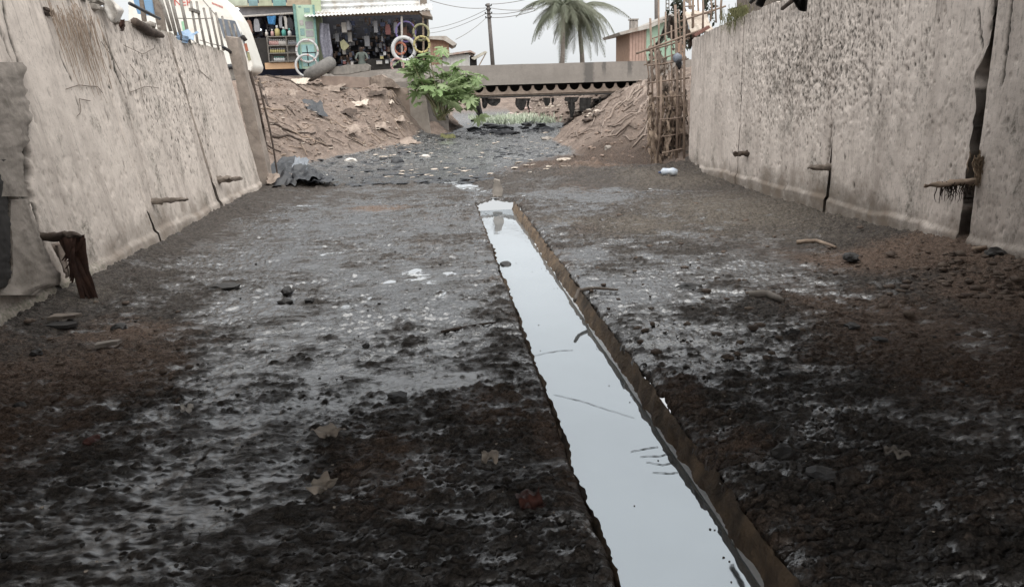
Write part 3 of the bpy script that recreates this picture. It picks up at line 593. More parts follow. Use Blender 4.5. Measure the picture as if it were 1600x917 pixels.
def hang(name, pts_l, pts_r, Y, m, label, cat, seed, thick=.02, bow=.05, group=None):   # cloth between two hanging edges given in the image, at depth Y
    n = 14; A = np.array([Py(a, b, Y) for a, b in pts_l]); B = np.array([Py(a, b, Y) for a, b in pts_r]); t = np.linspace(0, 1, n)
    A = np.stack([np.interp(t, np.linspace(0, 1, len(A)), A[:, k]) for k in range(3)], 1); B = np.stack([np.interp(t, np.linspace(0, 1, len(B)), B[:, k]) for k in range(3)], 1)
    G = np.zeros((n, 9, 3))
    for j, s in enumerate(np.linspace(0, 1, 9)):
        P = A + (B-A)*s
        for i in range(n):
            q = P[i].copy(); q[1] += bow*math.sin(s*math.pi*3 + seed + i*.15) + .5*bow*mnoise.noise(Vector((s*4, i*.5, seed))); q[0] += .3*bow*mnoise.noise(Vector((s*3, i*.7, seed+9)))*(i/n); G[i, j] = q
    mb = MB(); mb.grid(G); mb.grid((G + np.array([0, thick, 0]))[:, ::-1])
    ring = [(0, j) for j in range(9)] + [(i, 8) for i in range(1, n)] + [(n-1, j) for j in range(7, -1, -1)] + [(i, 0) for i in range(n-2, 0, -1)]; R = len(ring)
    mb.add([G[i, j] for i, j in ring] + [G[i, j] + np.array([0, thick, 0]) for i, j in ring], [(q, (q+1) % R, R+(q+1) % R, R+q) for q in range(R)])
    o = mb.build(name, m, None, True); tag(o, label, cat, group); return o
mb = MB()
for i in range(34):
    tip, wgt = random.choice((((148, 489), 1.), ((147, 470), 1.), ((143, 488), 1.), ((128, 448), .8), ((112, 432), .7), ((104, 410), .6))); a = (random.uniform(92, 131), 369 + random.uniform(-2, 5)); b = (tip[0] + random.gauss(0, 3), tip[1] + random.gauss(0, 7)); e = wgt; Y = 6.62 + random.gauss(0, .04)
    A, B = Py(*a, Y), Py(*b, Y); sd = random.random()*40; G = []; w0 = random.uniform(.010, .034)
    for k in range(10):
        t = k/9; q = A + (B-A)*t + np.array([.10*math.sin(t*3.1)*.5*(1-e), .02*mnoise.noise(Vector((t*3, sd, 1))), .0]); w = w0*(1-.65*t)*(1+.5*mnoise.noise(Vector((t*5, sd, 3)))); tw = sd + 1.5*t; d = np.array([abs(math.cos(tw))*w + .006, math.sin(tw)*w*.6, .15*w]); G.append([q-d, q+np.array([0, -.4*w, 0]), q+d])
    mb.grid(np.array(G))
o = mb.build('rag', M_RUST, None, True); tag(o, 'long stiff brown rag hanging in shreds from the nearest left wall peg', 'rag')
hang('rag', [(84, 380), (92, 400), (100, 420), (104, 432)], [(95, 382), (100, 405), (108, 425), (112, 433)], 6.70, M_RAGS, 'thin pale strip hanging behind the long brown rag', 'rag', 5)
# fibrous roots hung on the right-hand stick
def strands(name, starts, m, n, length, r, label, kind='stuff', spread=.1, sway=.04):
    mb = MB()
    for i in range(n):
        p = np.array(random.choice(starts)) + np.array([random.gauss(0, spread), random.gauss(0, spread*.4), random.gauss(0, spread*.3)]); L = length*random.uniform(.35, 1.1)
        s = random.random()*9; mb.tube([p + np.array([sway*mnoise.noise(Vector((k*.8, s, 0))), sway*mnoise.noise(Vector((k*.8, s, 4))), -L*k/5]) for k in range(6)], [r, r, r*.9, r*.8, r*.6, r*.3], 3, False)
    o = mb.build(name, m, None, True); tag(o, label, None, None, kind); return o
p = PR(1528, 283); strands('root_fibres', [p + np.array([-.08-.09*k, -.02, -.01]) for k in range(4)], M_DWOOD, 45, .16, .006, 'dark fibrous roots hanging under the pale stick on the right wall', spread=.035)
p = PR(1536, 262); strands('root_fibres', [p + np.array([-.03, 0, .1])], M_GRASS, 40, .25, .007, 'tuft of dry roots above the pale stick on the right wall', spread=.05)
# dry roots draped over the near top of the left wall
st = [PL(a, b) + np.array([.03, 0, 0]) for a, b in ((85, 20), (100, 12), (112, 16), (125, 22), (95, 30), (135, 30), (78, 14), (110, 30), (120, 40))]
mb = MB()
for i in range(95):
    p = random.choice(st) + np.array([random.uniform(0, .05), random.gauss(0, .10), random.gauss(0, .05)]); L = random.uniform(.12, .75); s = random.random()*30
    mb.tube([p + np.array([LK*L*k/6 + .02*abs(mnoise.noise(Vector((k*.6, s, 1)))), .05*mnoise.noise(Vector((k*.5, s, 3))) - .04*k/6, -L*k/6]) for k in range(7)], [.004, .004, .003, .003, .003, .002, .002], 3, False)
o = mb.build('dry_roots', M_BAMB, None, True); tag(o, 'dry brown roots trailing down from the top of the left wall', None, None, 'stuff')
# thin dead vines clinging to the pitted part
mb = MB()
for pts in ([(155, 65), (166, 80), (175, 92), (183, 108), (196, 128), (201, 150)], [(200, 145), (225, 135), (245, 138)], [(190, 70), (220, 85), (240, 75)], [(172, 95), (168, 70), (160, 40)], [(200, 100), (215, 120), (222, 160)], [(100, 140), (120, 133), (150, 136), (158, 146)], [(121, 155), (124, 175), (118, 182)], [(121, 155), (138, 158)], [(300, 80), (310, 110), (330, 128)], [(140, 25), (138, 60), (143, 90)]):
    Q = [PL(*p) + np.array([.018, 0, 0]) for p in pts]; R_ = []
    for a, b in zip(Q, Q[1:]): R_ += [a + (b-a)*k/4 + np.array([0, .012*mnoise.noise(Vector((k, a[1]*9, 1))), .012*mnoise.noise(Vector((k, a[1]*9, 7)))]) for k in range(4)]
    mb.tube(R_ + [Q[-1]], .0042, 4)
o = mb.build('dead_vines', M_WOOD, None, True); tag(o, 'thin dead vines clinging to the pitted left wall', None, None, 'stuff')
# peeling board at the left edge, dark sheet painted as the shadow gap beside it
M_BOARD = pm('peeling board', (0.30, 0.265, 0.235), (0.21, 0.185, 0.16), 6, .9, .7, 22, .012, dirt=(0.10, 0.085, 0.07), dscale=4)
bd = thing('peeling_board', 'peeling grey board with a jagged edge leaning on the left wall at the photo edge', 'board', PL(10, 470))
def board(rows, lift, name, m):
    G = []; R3 = np.array(rows, float); pys = np.arange(R3[0, 0], R3[-1, 0]+.1, 2.5)
    for py in pys:
        r = []; xa, xb = np.interp(py, R3[:, 0], R3[:, 1]), np.interp(py, R3[:, 0], R3[:, 2]) + 2.2*mnoise.noise(Vector((py*.21, 3, lift*50))) + 1.2*mnoise.noise(Vector((py*.6, 8, 1)))
        for k, s in enumerate(np.linspace(0, 1, 26)):
            q = PL(xa + (xb-xa)*s, py) + np.array([lift + .04*math.sin(s*3.0) + 0.014*mnoise.noise(Vector((s*3, py*.03, 2))) + .006*mnoise.noise(Vector((s*11, py*.12, 5))) + .02*s**6*mnoise.noise(Vector((py*.05, 1, 7))), 0, 0]); r.append(q)
        G.append(r)
    G = np.array(G); mb = MB(); mb.grid(G); mb.grid((G - np.array([.018, 0, 0]))[:, ::-1])
    n, k = G.shape[:2]; ring = [(0, j) for j in range(k)] + [(i, k-1) for i in range(1, n)] + [(n-1, j) for j in range(k-2, -1, -1)] + [(i, 0) for i in range(n-2, 0, -1)]; R = len(ring)
    mb.add([G[i, j] for i, j in ring] + [G[i, j] - np.array([.018, 0, 0]) for i, j in ring], [(q, (q+1) % R, R+(q+1) % R, R+q) for q in range(R)])
    return mb.build(name, m, bd, True)
board([(98, -70, 26), (106, -70, 30), (120, -70, 26), (132, -70, 26), (140, -70, 34), (150, -70, 29), (158, -70, 37), (170, -70, 35), (180, -70, 40), (195, -70, 34), (215, -70, 36), (228, -70, 30), (232, -70, 24), (285, -70, 26), (290, -70, 30), (310, -70, 34)], .05, 'upper_board', M_BOARD)
board([(312, 6, 34), (330, 6, 40), (350, 8, 46), (370, 8, 52), (395, 8, 62), (415, 12, 74), (430, 10, 82), (445, 4, 84), (452, -10, 60), (462, -20, 46)], .05, 'lower_flap', M_BOARD)
board([(250, -60, -4), (300, -60, -1), (340, -60, 1), (420, -60, 3), (450, -60, -3)], .06, 'shadow_gap_sheet', M_DARK)  # flat dark piece in place of deep shadow
# rubble, sack and scrap on top of the left wall
def on_left_top(px, py, back=.12):
    p = PL(px, py); return p + np.array([-back, 0, 0])
hang('sack', [(150, -12), (158, 2), (164, 18), (170, 30), (176, 36)], [(172, -14), (178, 2), (186, 10), (192, 16), (182, 33)], 9.55, M_WHITE, 'torn white sack hanging over the top of the left wall', 'sack', 2, .03, .06)
hang('rag', [(181, 34), (184, 42), (188, 50)], [(193, 30), (195, 40), (190, 50)], 10.0, M_RUST, 'dark brown scrap tucked under the torn white sack', 'rag', 6)
a, b = on_left_top(196, 6, -.05), on_left_top(243, 30, -.05); stick('black_rod', [a, b], [.022, .022], M_BLKPL, 'straight black rod leaning above the left wall', 'rod')
a, b = on_left_top(205, 34, -.04), on_left_top(250, 57, -.04); stick('charred_branch', [a, (a+b)/2 + np.array([0, 0, -.03]), b], [.05, .06, .03], M_DWOOD, 'thick charred branch lying along the top of the left wall', 'branch')
hang('rag', [(52, 10), (56, 20), (64, 24)], [(74, 12), (80, 16), (79, 26)], 8.15, M_DWOOD, 'dark brown clump stuck near the top of the left wall by the dry roots', 'rag', 9)
mb = MB()
for i in range(130):
    px = random.uniform(60, 262); p = PL(px, np.interp(px, [60, 140, 162, 203, 264], [-8, -2, 18, 34, 43])); y = p[1]
    V, Fc = lump_v((-3.62 - LK*0 - random.uniform(.02, .5), y + random.gauss(0, .15), ltop(y) + random.uniform(-.03, .06)), np.array((.06, .06, .045))*random.uniform(.4, 1.4), i, .5, True); mb.add(V, Fc)
o = mb.build('rubble', M_GSTONE, None); tag(o, 'small rubble lying along the top of the left wall', None, None, 'stuff')
sheet('plastic_scrap', on_left_top(288, 60, .02) + np.array([.05, 0, 0]), .28, .30, 4, M_BLUEP, 'crumpled blue plastic tucked at the foot of the steel pickets', 'plastic', amp=.08, tilt=.4)
o = hang('plastic_sheet', [(276, 55), (280, 66)], [(293, 57), (292, 68)], 12.2, M_BLUEP, 'blue plastic scrap draped over the left wall edge below the pickets', 'plastic', 4, .015, .05)
# steel pickets standing in the wall top
pk = thing('picket_fence', 'row of grey steel pickets rising from the far top of the left wall', 'fence', (-3.66, 13.2, 2.45))
PK = [((247, -14), (266, 46)), ((256, -14), (274, 52)), ((265, -14), (283, 58)), ((279, -14), (296, 66)), ((298, 3), (309, 68)), ((307, 3), (320, 70)), ((318, 13), (331, 72)), ((328, 13), (341, 74)), ((337, 20), (349, 76)), ((347, 26), (354, 62)), ((357, 33), (364, 62)), ((366, 38), (372, 66))]
for i, (a, b) in enumerate(PK):
    A, B = PL(*a), PL(*b); B = B + (B-A)*.06; mb = MB(); w = .020 + .005*(i < 4); mb.tube([B, (A+B)/2 + np.array([.004*random.uniform(-1, 1), .01*random.uniform(-1, 1), 0]), A], w, 6); mb.build('picket', M_STEEL, pk, True)
A, B = PL(297, 15), PL(310, 20); mb = MB(); mb.box((A[0]-.02, A[1], B[2]-.02), (A[0]+.03, B[1], A[2]+.02)); mb.build('steel_plate', M_STEEL, pk)
for a, b in (((278, 29), (331, 29)), ((312, 63), (345, 72)), ((292, 56), (318, 76))): MB().tube([PL(*a), PL((a[0]+b[0])/2, (a[1]+b[1])/2+1), PL(*b)], .007, 4).build('tie_wire', M_STEEL, pk, True)
A = PL(350, 78); stick('black_hose', [A + np.array([.05, -.25, .03]), A + np.array([.08, 0, -.02]), PL(362, 92) + np.array([.1, 0, 0]), PL(369, 104) + np.array([.12, .1, 0])], [.025, .03, .03, .035], M_BLKPL, 'short black hose hooked over the far corner of the left wall', 'hose')
# thin roots and sticks beside the post
for i, (a, b) in enumerate((((392, 112), (425, 285)), ((398, 150), (420, 262)), ((404, 128), (438, 300)), ((388, 110), (412, 200)))):
    stick('dead_branch', [Py(*a, 15.2), Py((a[0]+b[0])/2+3, (a[1]+b[1])/2, 15.2), Py(*b, 15.1)], [.02, .02, .012], M_DWOOD, ('long', 'short', 'lowest', 'upper')[i] + ' dark branch leaning beside the post at the left wall end', 'branch')
# ---- scrap along the right wall top and the weed there
hang('weed_mat', [(1140, 14), (1146, 26), (1152, 34)], [(1165, 8), (1170, 20), (1163, 33)], 12.6, M_MOSS, 'dry yellow green weed mat hanging over the right wall top', 'weed', 2, .02, .06)
strands('weed_tuft', [PR(a, b) + np.array([-.03, 0, .05]) for a, b in ((1145, 22), (1155, 18), (1163, 14), (1138, 28), (1150, 30))], M_MOSS, 110, .3, .005, 'dry weeds trailing over the far top of the right wall', spread=.1)
A, B = PR(1228, 16), PR(1262, -6); stick('plank_edge', [A + np.array([-.05, 0, .02]), B + np.array([-.05, 0, .05])], [.03, .03], M_DWOOD, 'dark plank edge poking over the top of the right wall', 'plank')
A, B = PR(1176, 4), PR(1186, -8); stick('dark_stub', [A + np.array([-.03, 0, 0]), B], [.03, .03], M_DARK, 'short dark stub on the right wall top beside the weeds', 'stub')
# ================================================================== OVERHEAD BRIDGE behind and above the viewer
ob = thing('overhead_bridge', 'concrete road slab spanning the near end of the canal overhead', 'bridge', (0, 0, 2.75))
mb = MB(); mb.box((-7, -3.0, 2.98), (9, 5.75, 3.4)); mb.build('deck', M_CONCD, ob)
mb = MB(); mb.box((-7, 5.50, 2.70), (9, 5.80, 2.975)); mb.build('edge_beam', M_CONCD, ob)
for pts in ([(2.62, 5.7, 2.7), (2.36, 5.7, 2.16)], [(2.62, 5.7, 2.68), (2.16, 5.7, 2.40)], [(2.72, 5.72, 2.7), (2.70, 5.72, 2.12), (2.60, 5.72, 2.25)]): MB().tube(pts, [.03]*len(pts), 6).build('hanging_bar', M_DARK, ob, True)
# ================================================================== FAR BRIDGE
BY = 34.0
br = thing('road_bridge', 'low concrete bridge with scalloped brown girder crossing the creek', 'bridge', (3.4, BY, 0.0))
def parapet():
    xs = np.linspace(-4.2, 13, 120); n = len(xs); G = np.zeros((n, 2, 3)); mb = MB()
    zt = 2.79 + 0.012*fbm(xs, xs*0, 1.0, 3, 100); zt = np.where(xs < -0.3, zt - 0.10*sstep(-0.3, -4, xs), zt)
    A = np.stack([xs, xs*0+BY, xs*0+1.965], 1); B = np.stack([xs, xs*0+BY, zt], 1); C2 = B + np.array([0, .28, 0]); D = A + np.array([0, .28, 0])
    mb.grid(np.stack([A, B, C2, D, A], 1)); return mb.build('parapet', M_PARA, br)
def para_mat():
    m, nt, b = nodes_of('bridge parapet concrete'); n1 = tex(nt, 1.2, 8, .7); n2 = tex(nt, 8, 8, .7)
    c = mixc(nt, ramp(nt, n1, .35, .65), (0.26, 0.235, 0.212), (0.20, 0.18, 0.162)); c = mixc(nt, ramp(nt, n2, .5, .7, 0, .5), c, (0.18, 0.165, 0.15))
    tc = nt.nodes.new('ShaderNodeTexCoord'); sx = nt.nodes.new('ShaderNodeSeparateXYZ'); nt.links.new(tc.outputs['Object'], sx.inputs[0])
    for px, w, hgt in ((920, .26, 9), (944, .09, .65), (984, .13, .75)):       # rain stains run down from the rim
        X0 = Py(px, 110, BY)[0] - 3.4
        d = mth(nt, 'ABSOLUTE', mth(nt, 'ADD', mth(nt, 'SUBTRACT', sx.outputs[0], X0), mth(nt, 'MULTIPLY', mth(nt, 'SUBTRACT', n2, .5), .35)))
        f = mth(nt, 'MULTIPLY', ramp(nt, d, w*.55, w, .75, 0), ramp(nt, sx.outputs[2], 2.8-hgt, 2.9-hgt+.3, 0, 1)); c = mixc(nt, f, c, (0.085, 0.080, 0.075))
    nt.links.new(c, b.inputs['Base Color']); b.inputs['Roughness'].default_value = .9; bump(nt, b, n2, .5, .02); return m
M_PARA = para_mat(); parapet()
mb = MB(); mb.box((-4.2, BY+.285, 2.0), (13, BY+6.2, 2.36)); mb.build('deck', M_CONCD, br)
def girder(Y, m):        # plate whose upper edge is cut into a row of half-round notches
    x0, x1, zb, zt, pitch, rad = 0.55, 9.3, 1.50, 1.90, 0.52, 0.215; mb = MB(); n = int((x1-x0)/pitch)
    for i in range(n):
        a = x0 + i*pitch; c = a + pitch/2; top = [(a, Y, zt), (c-rad, Y, zt)] + [(c - rad*math.cos(t), Y, zt - rad*1.1*math.sin(t)) for t in np.linspace(0, math.pi, 9)[1:-1]] + [(c+rad, Y, zt), (a+pitch, Y, zt)]
        bot = [(p[0], Y, 1.50) for p in top]; V = []
        for p, q in zip(top, bot): V += [p, q, (p[0], Y+.04, p[2]), (q[0], Y+.04, q[2])]
        Fc = []
        for k in range(len(top)-1): Fc += [(4*k, 4*k+1, 4*k+5, 4*k+4), (4*k+2, 4*k+6, 4*k+7, 4*k+3), (4*k, 4*k+4, 4*k+6, 4*k+2), (4*k+1, 4*k+3, 4*k+7, 4*k+5)]
        mb.add(V, Fc)
    return mb.build('notched_girder', m, br)
girder(BY+.12, M_BEAM)
mb = MB(); mb.box((0.5, BY+.05, 1.56), (9.4, BY+.118, 1.60)); mb.build('girder_rib', M_BEAM, br)
mb = MB(); mb.box((0.5, BY+.02, 1.43), (9.4, BY+.30, 1.497)); mb.build('lower_flange', M_DARK, br)
for k in range(1, 5): mb = MB(); mb.box((0.5, BY+.3+k*1.15, 1.45), (9.4, BY+.42+k*1.15, 1.99)); mb.build('inner_girder', M_DARK, br)
mb = MB(); mb.box((-3, BY+.6, -.3), (0.5, BY+5.9, 1.98)); mb.build('abutment', M_CONCD, br)
mb = MB(); mb.box((8.9, BY+.6, .3), (12.4, BY+5.9, 1.98)); mb.build('abutment', M_CONCD, br)
RG = [(752, 762, 154, 170), (762, 782, 156, 166), (806, 824, 156, 173), (824, 829, 156, 178), (848, 860, 155, 166), (862, 866, 155, 164), (888, 898, 156, 184), (906, 924, 155, 180), (936, 939, 154, 172), (883, 905, 154, 161)]
RGL = ['long black rag near the left end hanging under the far bridge', 'wide torn black rag beside the leftmost hanging rag', 'ragged black cloth under the middle of the far bridge', 'thin black shred left of the bridge middle', 'short square black rag under the far bridge', 'tiny black tatter right of the short square rag', 'longest thin black rag hanging under the far bridge', 'broad black rag near the right bank under the far bridge', 'thin black string nearest the right bank under the far bridge', 'flat black tatter joining the two right rags under the far bridge']
for i, (a, b, c, d) in enumerate(RG):
    hang('hanging_rag', [(a, c-2), (a+random.uniform(-2, 2), c+(d-c)*.4), (a+random.uniform(0, 3), c+(d-c)*.7), (a+(b-a)*.35, d)], [(b, c-2), (b+random.uniform(-3, 1), c+(d-c)*.4), (b-random.uniform(0, 4), c+(d-c)*.7), (a+(b-a)*.65, d)], BY+.10, M_BLKRAG, RGL[i], 'rag', i, .03, .05, 'rags under the far bridge')
hang('hanging_rag', [(735, 152), (738, 165), (744, 178), (752, 188)], [(750, 155), (752, 168), (755, 180), (756, 190)], BY-.2, M_BLKRAG, 'large black sheet drooping beside the leafy plant under the bridge', 'rag', 22, .03, .08, 'rags under the far bridge')
# concrete wing wall left of the opening
ww = thing('wing_wall', 'short stepped concrete wing wall on the earth bank left of the bridge', 'wall', (-.7, 31.5, 0))
P = [Py(a, b, 31.5) for a, b in ((638, 138), (664, 138), (667, 165), (674, 214), (655, 210), (652, 190), (642, 186))]; MB().prism(P, (0, 0.6, 0)).build('end_pier', pm('pale pier concrete', (0.46, 0.41, 0.365), (0.36, 0.315, 0.28), 5, .9, .5, 30, .012), ww)
P = [Py(a, b, 31.75) for a, b in ((575, 135), (637, 138), (644, 186), (652, 225), (560, 230))]; MB().prism(P, (0, 0.4, 0)).build('face_slab', pm('light wing concrete', (0.40, 0.32, 0.27), (0.30, 0.24, 0.20), 4, .9, .5, 25, .012), ww)
P = [Py(a, b, 30.6) for a, b in ((500, 119), (576, 121), (577, 136), (558, 138), (505, 133))]; o = MB().prism(P, (0, .9, 0)).build('concrete_slab', pm('brown slab', (0.28, 0.22, 0.185), (0.2, 0.155, 0.13), 4, .9, .6, 25, .012), None); tag(o, 'broken concrete slab half buried in the bank above the wing wall', 'slab')
P = [Py(a, b, 31.2) for a, b in ((578, 121), (596, 117), (612, 124), (624, 136), (580, 137))]; o = MB().prism(P, (0, .6, 0)).build('rubble_sack', M_RAGS, None); tag(o, 'pale split sack of rubble beside the broken slab', 'sack')
# tyre and kerb stone on the bank rim in front of the kiosk
c = Py(497, 105, 31.0); mb = MB(); mb.torus(c + np.array([.06, 0, -.08]), .46, .22, (-.46, -.10, .87), 30, 12, 1.1); o = mb.build('old_tyre', pm('old grey rubber', (0.17, 0.16, 0.15), (0.11, 0.105, 0.10), 9, .85, .6, 30, .01), None, True); tag(o, 'worn grey tyre tilted on the bank rim below the white hoops', 'tyre')
P = [Py(a, b, 30.9) for a, b in ((512, 113), (520, 106), (540, 102), (574, 100), (578, 103), (577, 110), (545, 116), (520, 117))]; o = MB().prism(P, (0, .5, 0)).build('kerb_stone', pm('kerb grey', (0.24, 0.22, 0.20), (0.16, 0.15, 0.135), 6, .9, .6, 25, .012), None); tag(o, 'long grey kerb stone on the bank rim in front of the kiosk', 'stone')
P = [Py(a, b, 32.5) for a, b in ((590, 112), (690, 101), (690, 125), (590, 130))]; o = MB().prism(P, (0, .3, 0)).build('road_kerb', M_CONC, None); tag(o, 'low concrete kerb running from the kiosk to the bridge parapet', 'kerb')
# ================================================================== LEAFY PLANT by the wing wall
def leaf_mesh(seed):
    r = random.Random(seed); V = [(0, 0, 0)]; n = 9; pts = []
    for i in range(n):
        a = math.radians(-150 + 300*i/(n-1)); L = (1.0 - .45*abs(i-(n-1)/2)/((n-1)/2))*r.uniform(.85, 1.1)
        for da, rr in ((-.22, .55), (-.17, .78), (0, 1.0), (.17, .78)): pts.append((a+da*1.15, L*rr))
        pts.append((a+.29, .52*L))
    for a, q in pts: V.append((math.sin(a)*q, math.cos(a)*q, -0.22*q*q + .05*math.sin(a*9)))
    Fc = [(0, i, i+1) for i in range(1, len(pts))]
    me = bpy.data.meshes.new('leaf'); me.from_pydata(V, [], Fc); me.materials.append(M_LEAF); me.update(); return me
LM = [leaf_mesh(i) for i in range(4)]
root = Py(690, 184, 30.2); root[2] = max(root[2], 0.2)
pl = thing('leafy_plant', 'bright green bushy plant with large lobed leaves beside the wing wall', 'plant', root)
tips = [(650, 92), (668, 100), (640, 112), (660, 125), (690, 112), (705, 105), (722, 118), (740, 135), (700, 135), (680, 140), (715, 150), (645, 100), (672, 88), (735, 122), (690, 155), (660, 140), (725, 160)]
TP = []
for i, (a, b) in enumerate(tips):
    T = Py(a, b, 30.2 + random.uniform(-.6, .5)); TP.append(T); mid = root + (T-root)*.55 + np.array([.12*(T[0]-root[0]), random.uniform(-.1, .1), .15])
    MB().tube([root + np.array([random.uniform(-.15, .15), 0, -.1]), root + (mid-root)*.5, mid, T], [.035, .03, .022, .010], 5).build('stem', pm('green stem', (0.17, 0.19, 0.09), (0.22, 0.19, 0.12), 6, .7, 0), pl, True)
def put_leaf(parent, T, size, az, tilt, roll, org):
    o = bpy.data.objects.new('leaf', random.choice(LM)); COL.objects.link(o); o.parent = parent; o.location = Vector(T) - Vector(org); o.scale = (size,)*3
    o.rotation_euler = (Matrix.Rotation(az, 4, 'Z') @ Matrix.Rotation(tilt, 4, 'X') @ Matrix.Rotation(roll, 4, 'Y')).to_euler()
for i in range(120):
    T = random.choice(TP) + np.array([random.gauss(0, .27), random.gauss(0, .25), random.gauss(-.02, .20)])
    put_leaf(pl, T, random.uniform(.32, .62), random.uniform(0, 6.28), random.uniform(-.9, .25), random.uniform(-.4, .4), root)
fr_ = pm('pale frame', (0.36, 0.33, 0.29), None, 8, .8, .2)
o = MB().tube([Py(a, b, 31.0) for a, b in ((669, 148), (679, 182), (700, 184), (690, 150))], .045, 6).build('bent_frame', fr_, None, True); tag(o, 'bent pale metal frame standing under the leafy plant', 'frame')
# ================================================================== SHOPS
def pbox(name, m, parent, x0, y0, x1, y1, Y, depth): return pxbox(MB(), x0, y0, x1, y1, Y, depth).build(name, m, parent)
def corr(p0, p1, p2, pitch, amp, name, m, parent):    # corrugated sheet: ridges run p0->p2 while the wave runs p0->p1
    p0, p1, p2 = map(np.array, (p0, p1, p2)); L = np.linalg.norm(p1-p0); n = int(L/pitch*6); nm = unit(np.cross(p1-p0, p2-p0)); G = np.zeros((n+1, 2, 3))
    for i in range(n+1):
        q = p0+(p1-p0)*i/n + nm*amp*math.sin(i/6*2*math.pi); G[i, 0] = q; G[i, 1] = q + (p2-p0)
    mb = MB(); mb.grid(G); mb.grid((G + nm*.006)[:, ::-1]); return mb.build(name, m, parent, True)
M_ZINC = pm('zinc roof sheet', (0.62, 0.63, 0.63), (0.50, 0.505, 0.50), 3, .45, .2, 20, .004, metal=.25, dirt=(0.38, 0.33, 0.28))
M_ZINCO = pm('old zinc sheet', (0.42, 0.40, 0.37), (0.30, 0.27, 0.24), 3, .6, .2, 20, .004, metal=.15, dirt=(0.22, 0.16, 0.12))
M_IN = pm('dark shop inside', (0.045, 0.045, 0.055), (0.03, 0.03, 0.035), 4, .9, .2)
M_GREEN = pm('mint green paint', (0.34, 0.46, 0.35), (0.42, 0.53, 0.41), 3, .7, .2, 20, .004, dirt=(0.20, 0.27, 0.23), dscale=3)
M_CREAM = pm('cream paint', (0.56, 0.49, 0.36), (0.45, 0.39, 0.28), 4, .75, .2, 20, .004)
KY = 36.5
ks = thing('kiosk', 'dark open fronted kiosk with corrugated awning behind the left bank', 'shop', Py(580, 112, KY))
a, b, c, d = Py(490, 112, KY), Py(672, 112, KY), Py(490, 0, KY), Py(672, 0, KY)
gz = 2.70; x0, x1 = -5.25, -0.15; zr = Py(580, 24, KY)[2]
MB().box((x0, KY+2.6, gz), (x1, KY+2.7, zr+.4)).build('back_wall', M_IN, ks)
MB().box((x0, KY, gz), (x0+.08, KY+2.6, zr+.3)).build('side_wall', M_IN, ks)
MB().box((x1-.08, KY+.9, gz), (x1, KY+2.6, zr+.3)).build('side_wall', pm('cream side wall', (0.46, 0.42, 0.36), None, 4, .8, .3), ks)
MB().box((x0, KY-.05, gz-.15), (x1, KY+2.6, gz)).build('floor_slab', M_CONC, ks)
MB().box((x0-.3, KY-.02, zr-.02), (x1+.1, KY+.1, zr+.14)).build('front_beam', M_BAMB, ks)
A, B = Py(474, 27, KY-.5), Py(676, 16, KY-.5); UP = np.array([0, 1.4, .42]); corr(A, B, A+UP, .16, .022, 'awning', M_ZINC, ks)
A, B = Py(497, 17, KY+.9), Py(656, 12, KY+.9); corr(A, A + np.array([0, 0, 1.2]), A + np.array([B[0]-A[0], 0, B[2]-A[2]]), .22, .03, 'upper_wall', M_ZINC, ks)
pbox('corner_board', M_WOOD, ks, 656, -12, 667, 14, KY+.85, .1)
MB().prism([Py(a, b, KY-.45) for a, b in ((668, 12), (676, 27), (660, 24), (655, 19))], (0, 1.6, 0)).build('eave_end', M_ZINCO, ks)
for px, m in ((627.5, M_WHITE), (661, M_BAMB)): A, B = Py(px, 26, KY-.05), Py(px+1, 104, KY-.05); MB().tube([A, B], .05, 6).build('post', m, ks)
for k, z in enumerate((3.25, 3.75, 4.3)): MB().box((x0+.1, KY+2.0, gz + z-2.7), (x1-.1, KY+2.55, gz + z-2.7+.04)).build('shelf', M_DWOOD, ks)
MB().box((-3.1, KY+.5, gz), (-.9, KY+1.1, gz+.62)).build('counter', M_DARK, ks)
COLS = {'black': (0.03, 0.03, 0.035), 'grey': (0.28, 0.28, 0.30), 'brown': (0.20, 0.11, 0.08), 'pale': (0.50, 0.47, 0.44), 'blue': (0.07, 0.09, 0.17), 'red': (0.19, 0.07, 0.065), 'olive': (0.30, 0.29, 0.17), 'pink': (0.48, 0.30, 0.28), 'white': (0.55, 0.55, 0.55), 'yellow': (0.46, 0.40, 0.18), 'teal': (0.10, 0.34, 0.30), 'orange': (0.42, 0.15, 0.09), 'purple': (0.20, 0.16, 0.36)}
def cm(c): return pm('goods '+c, COLS[c], None, 8, .6, .2, 30, .004)
# goods hanging from the front beam: bags and packets, in four colours, each with a hook
def pack(px, py, w, h, Y, c, label, group, shape=0):
    A = Py(px, py, Y); t = thing('hanging_pack', label, 'merchandise', A, group); mb = MB(); n = 6
    pr = [(.5, 0), (.8, -.12), (1, -.45), (1, -.8), (.85, -1)] if shape == 0 else [(.9, 0), (1, -.3), (.9, -.6), (1, -1)]
    pts = [(A[0]-w/2*f, Y, A[2]+h*z) for f, z in pr] + [(A[0]+w/2*f, Y, A[2]+h*z) for f, z in pr[::-1]]; mb.prism(pts, (0, .12, 0)); mb.build('pack', cm(c), t)
    MB().tube([(A[0], Y+.05, A[2]), (A[0], Y+.05, A[2]+.12)], .012, 4).build('hook', M_STEEL, t); return t
for i in range(34):
    c = random.choice(['black', 'grey', 'brown', 'grey', 'blue', 'black', 'black', 'grey', 'red', 'pale']); px = random.uniform(520, 652); row = random.choice((0, 0, 1, 2))
    pack(px, (33, 52, 68)[row] + random.uniform(-2, 6), random.uniform(.08, .26), random.uniform(.15, .5), KY + (.25, .9, 1.5)[row] + random.uniform(0, .3), c, 'small ' + {'pale': 'pale', 'black': 'black'}.get(c, c) + ' packets hanging in the dark kiosk front', c + ' packets in the kiosk', i % 2)
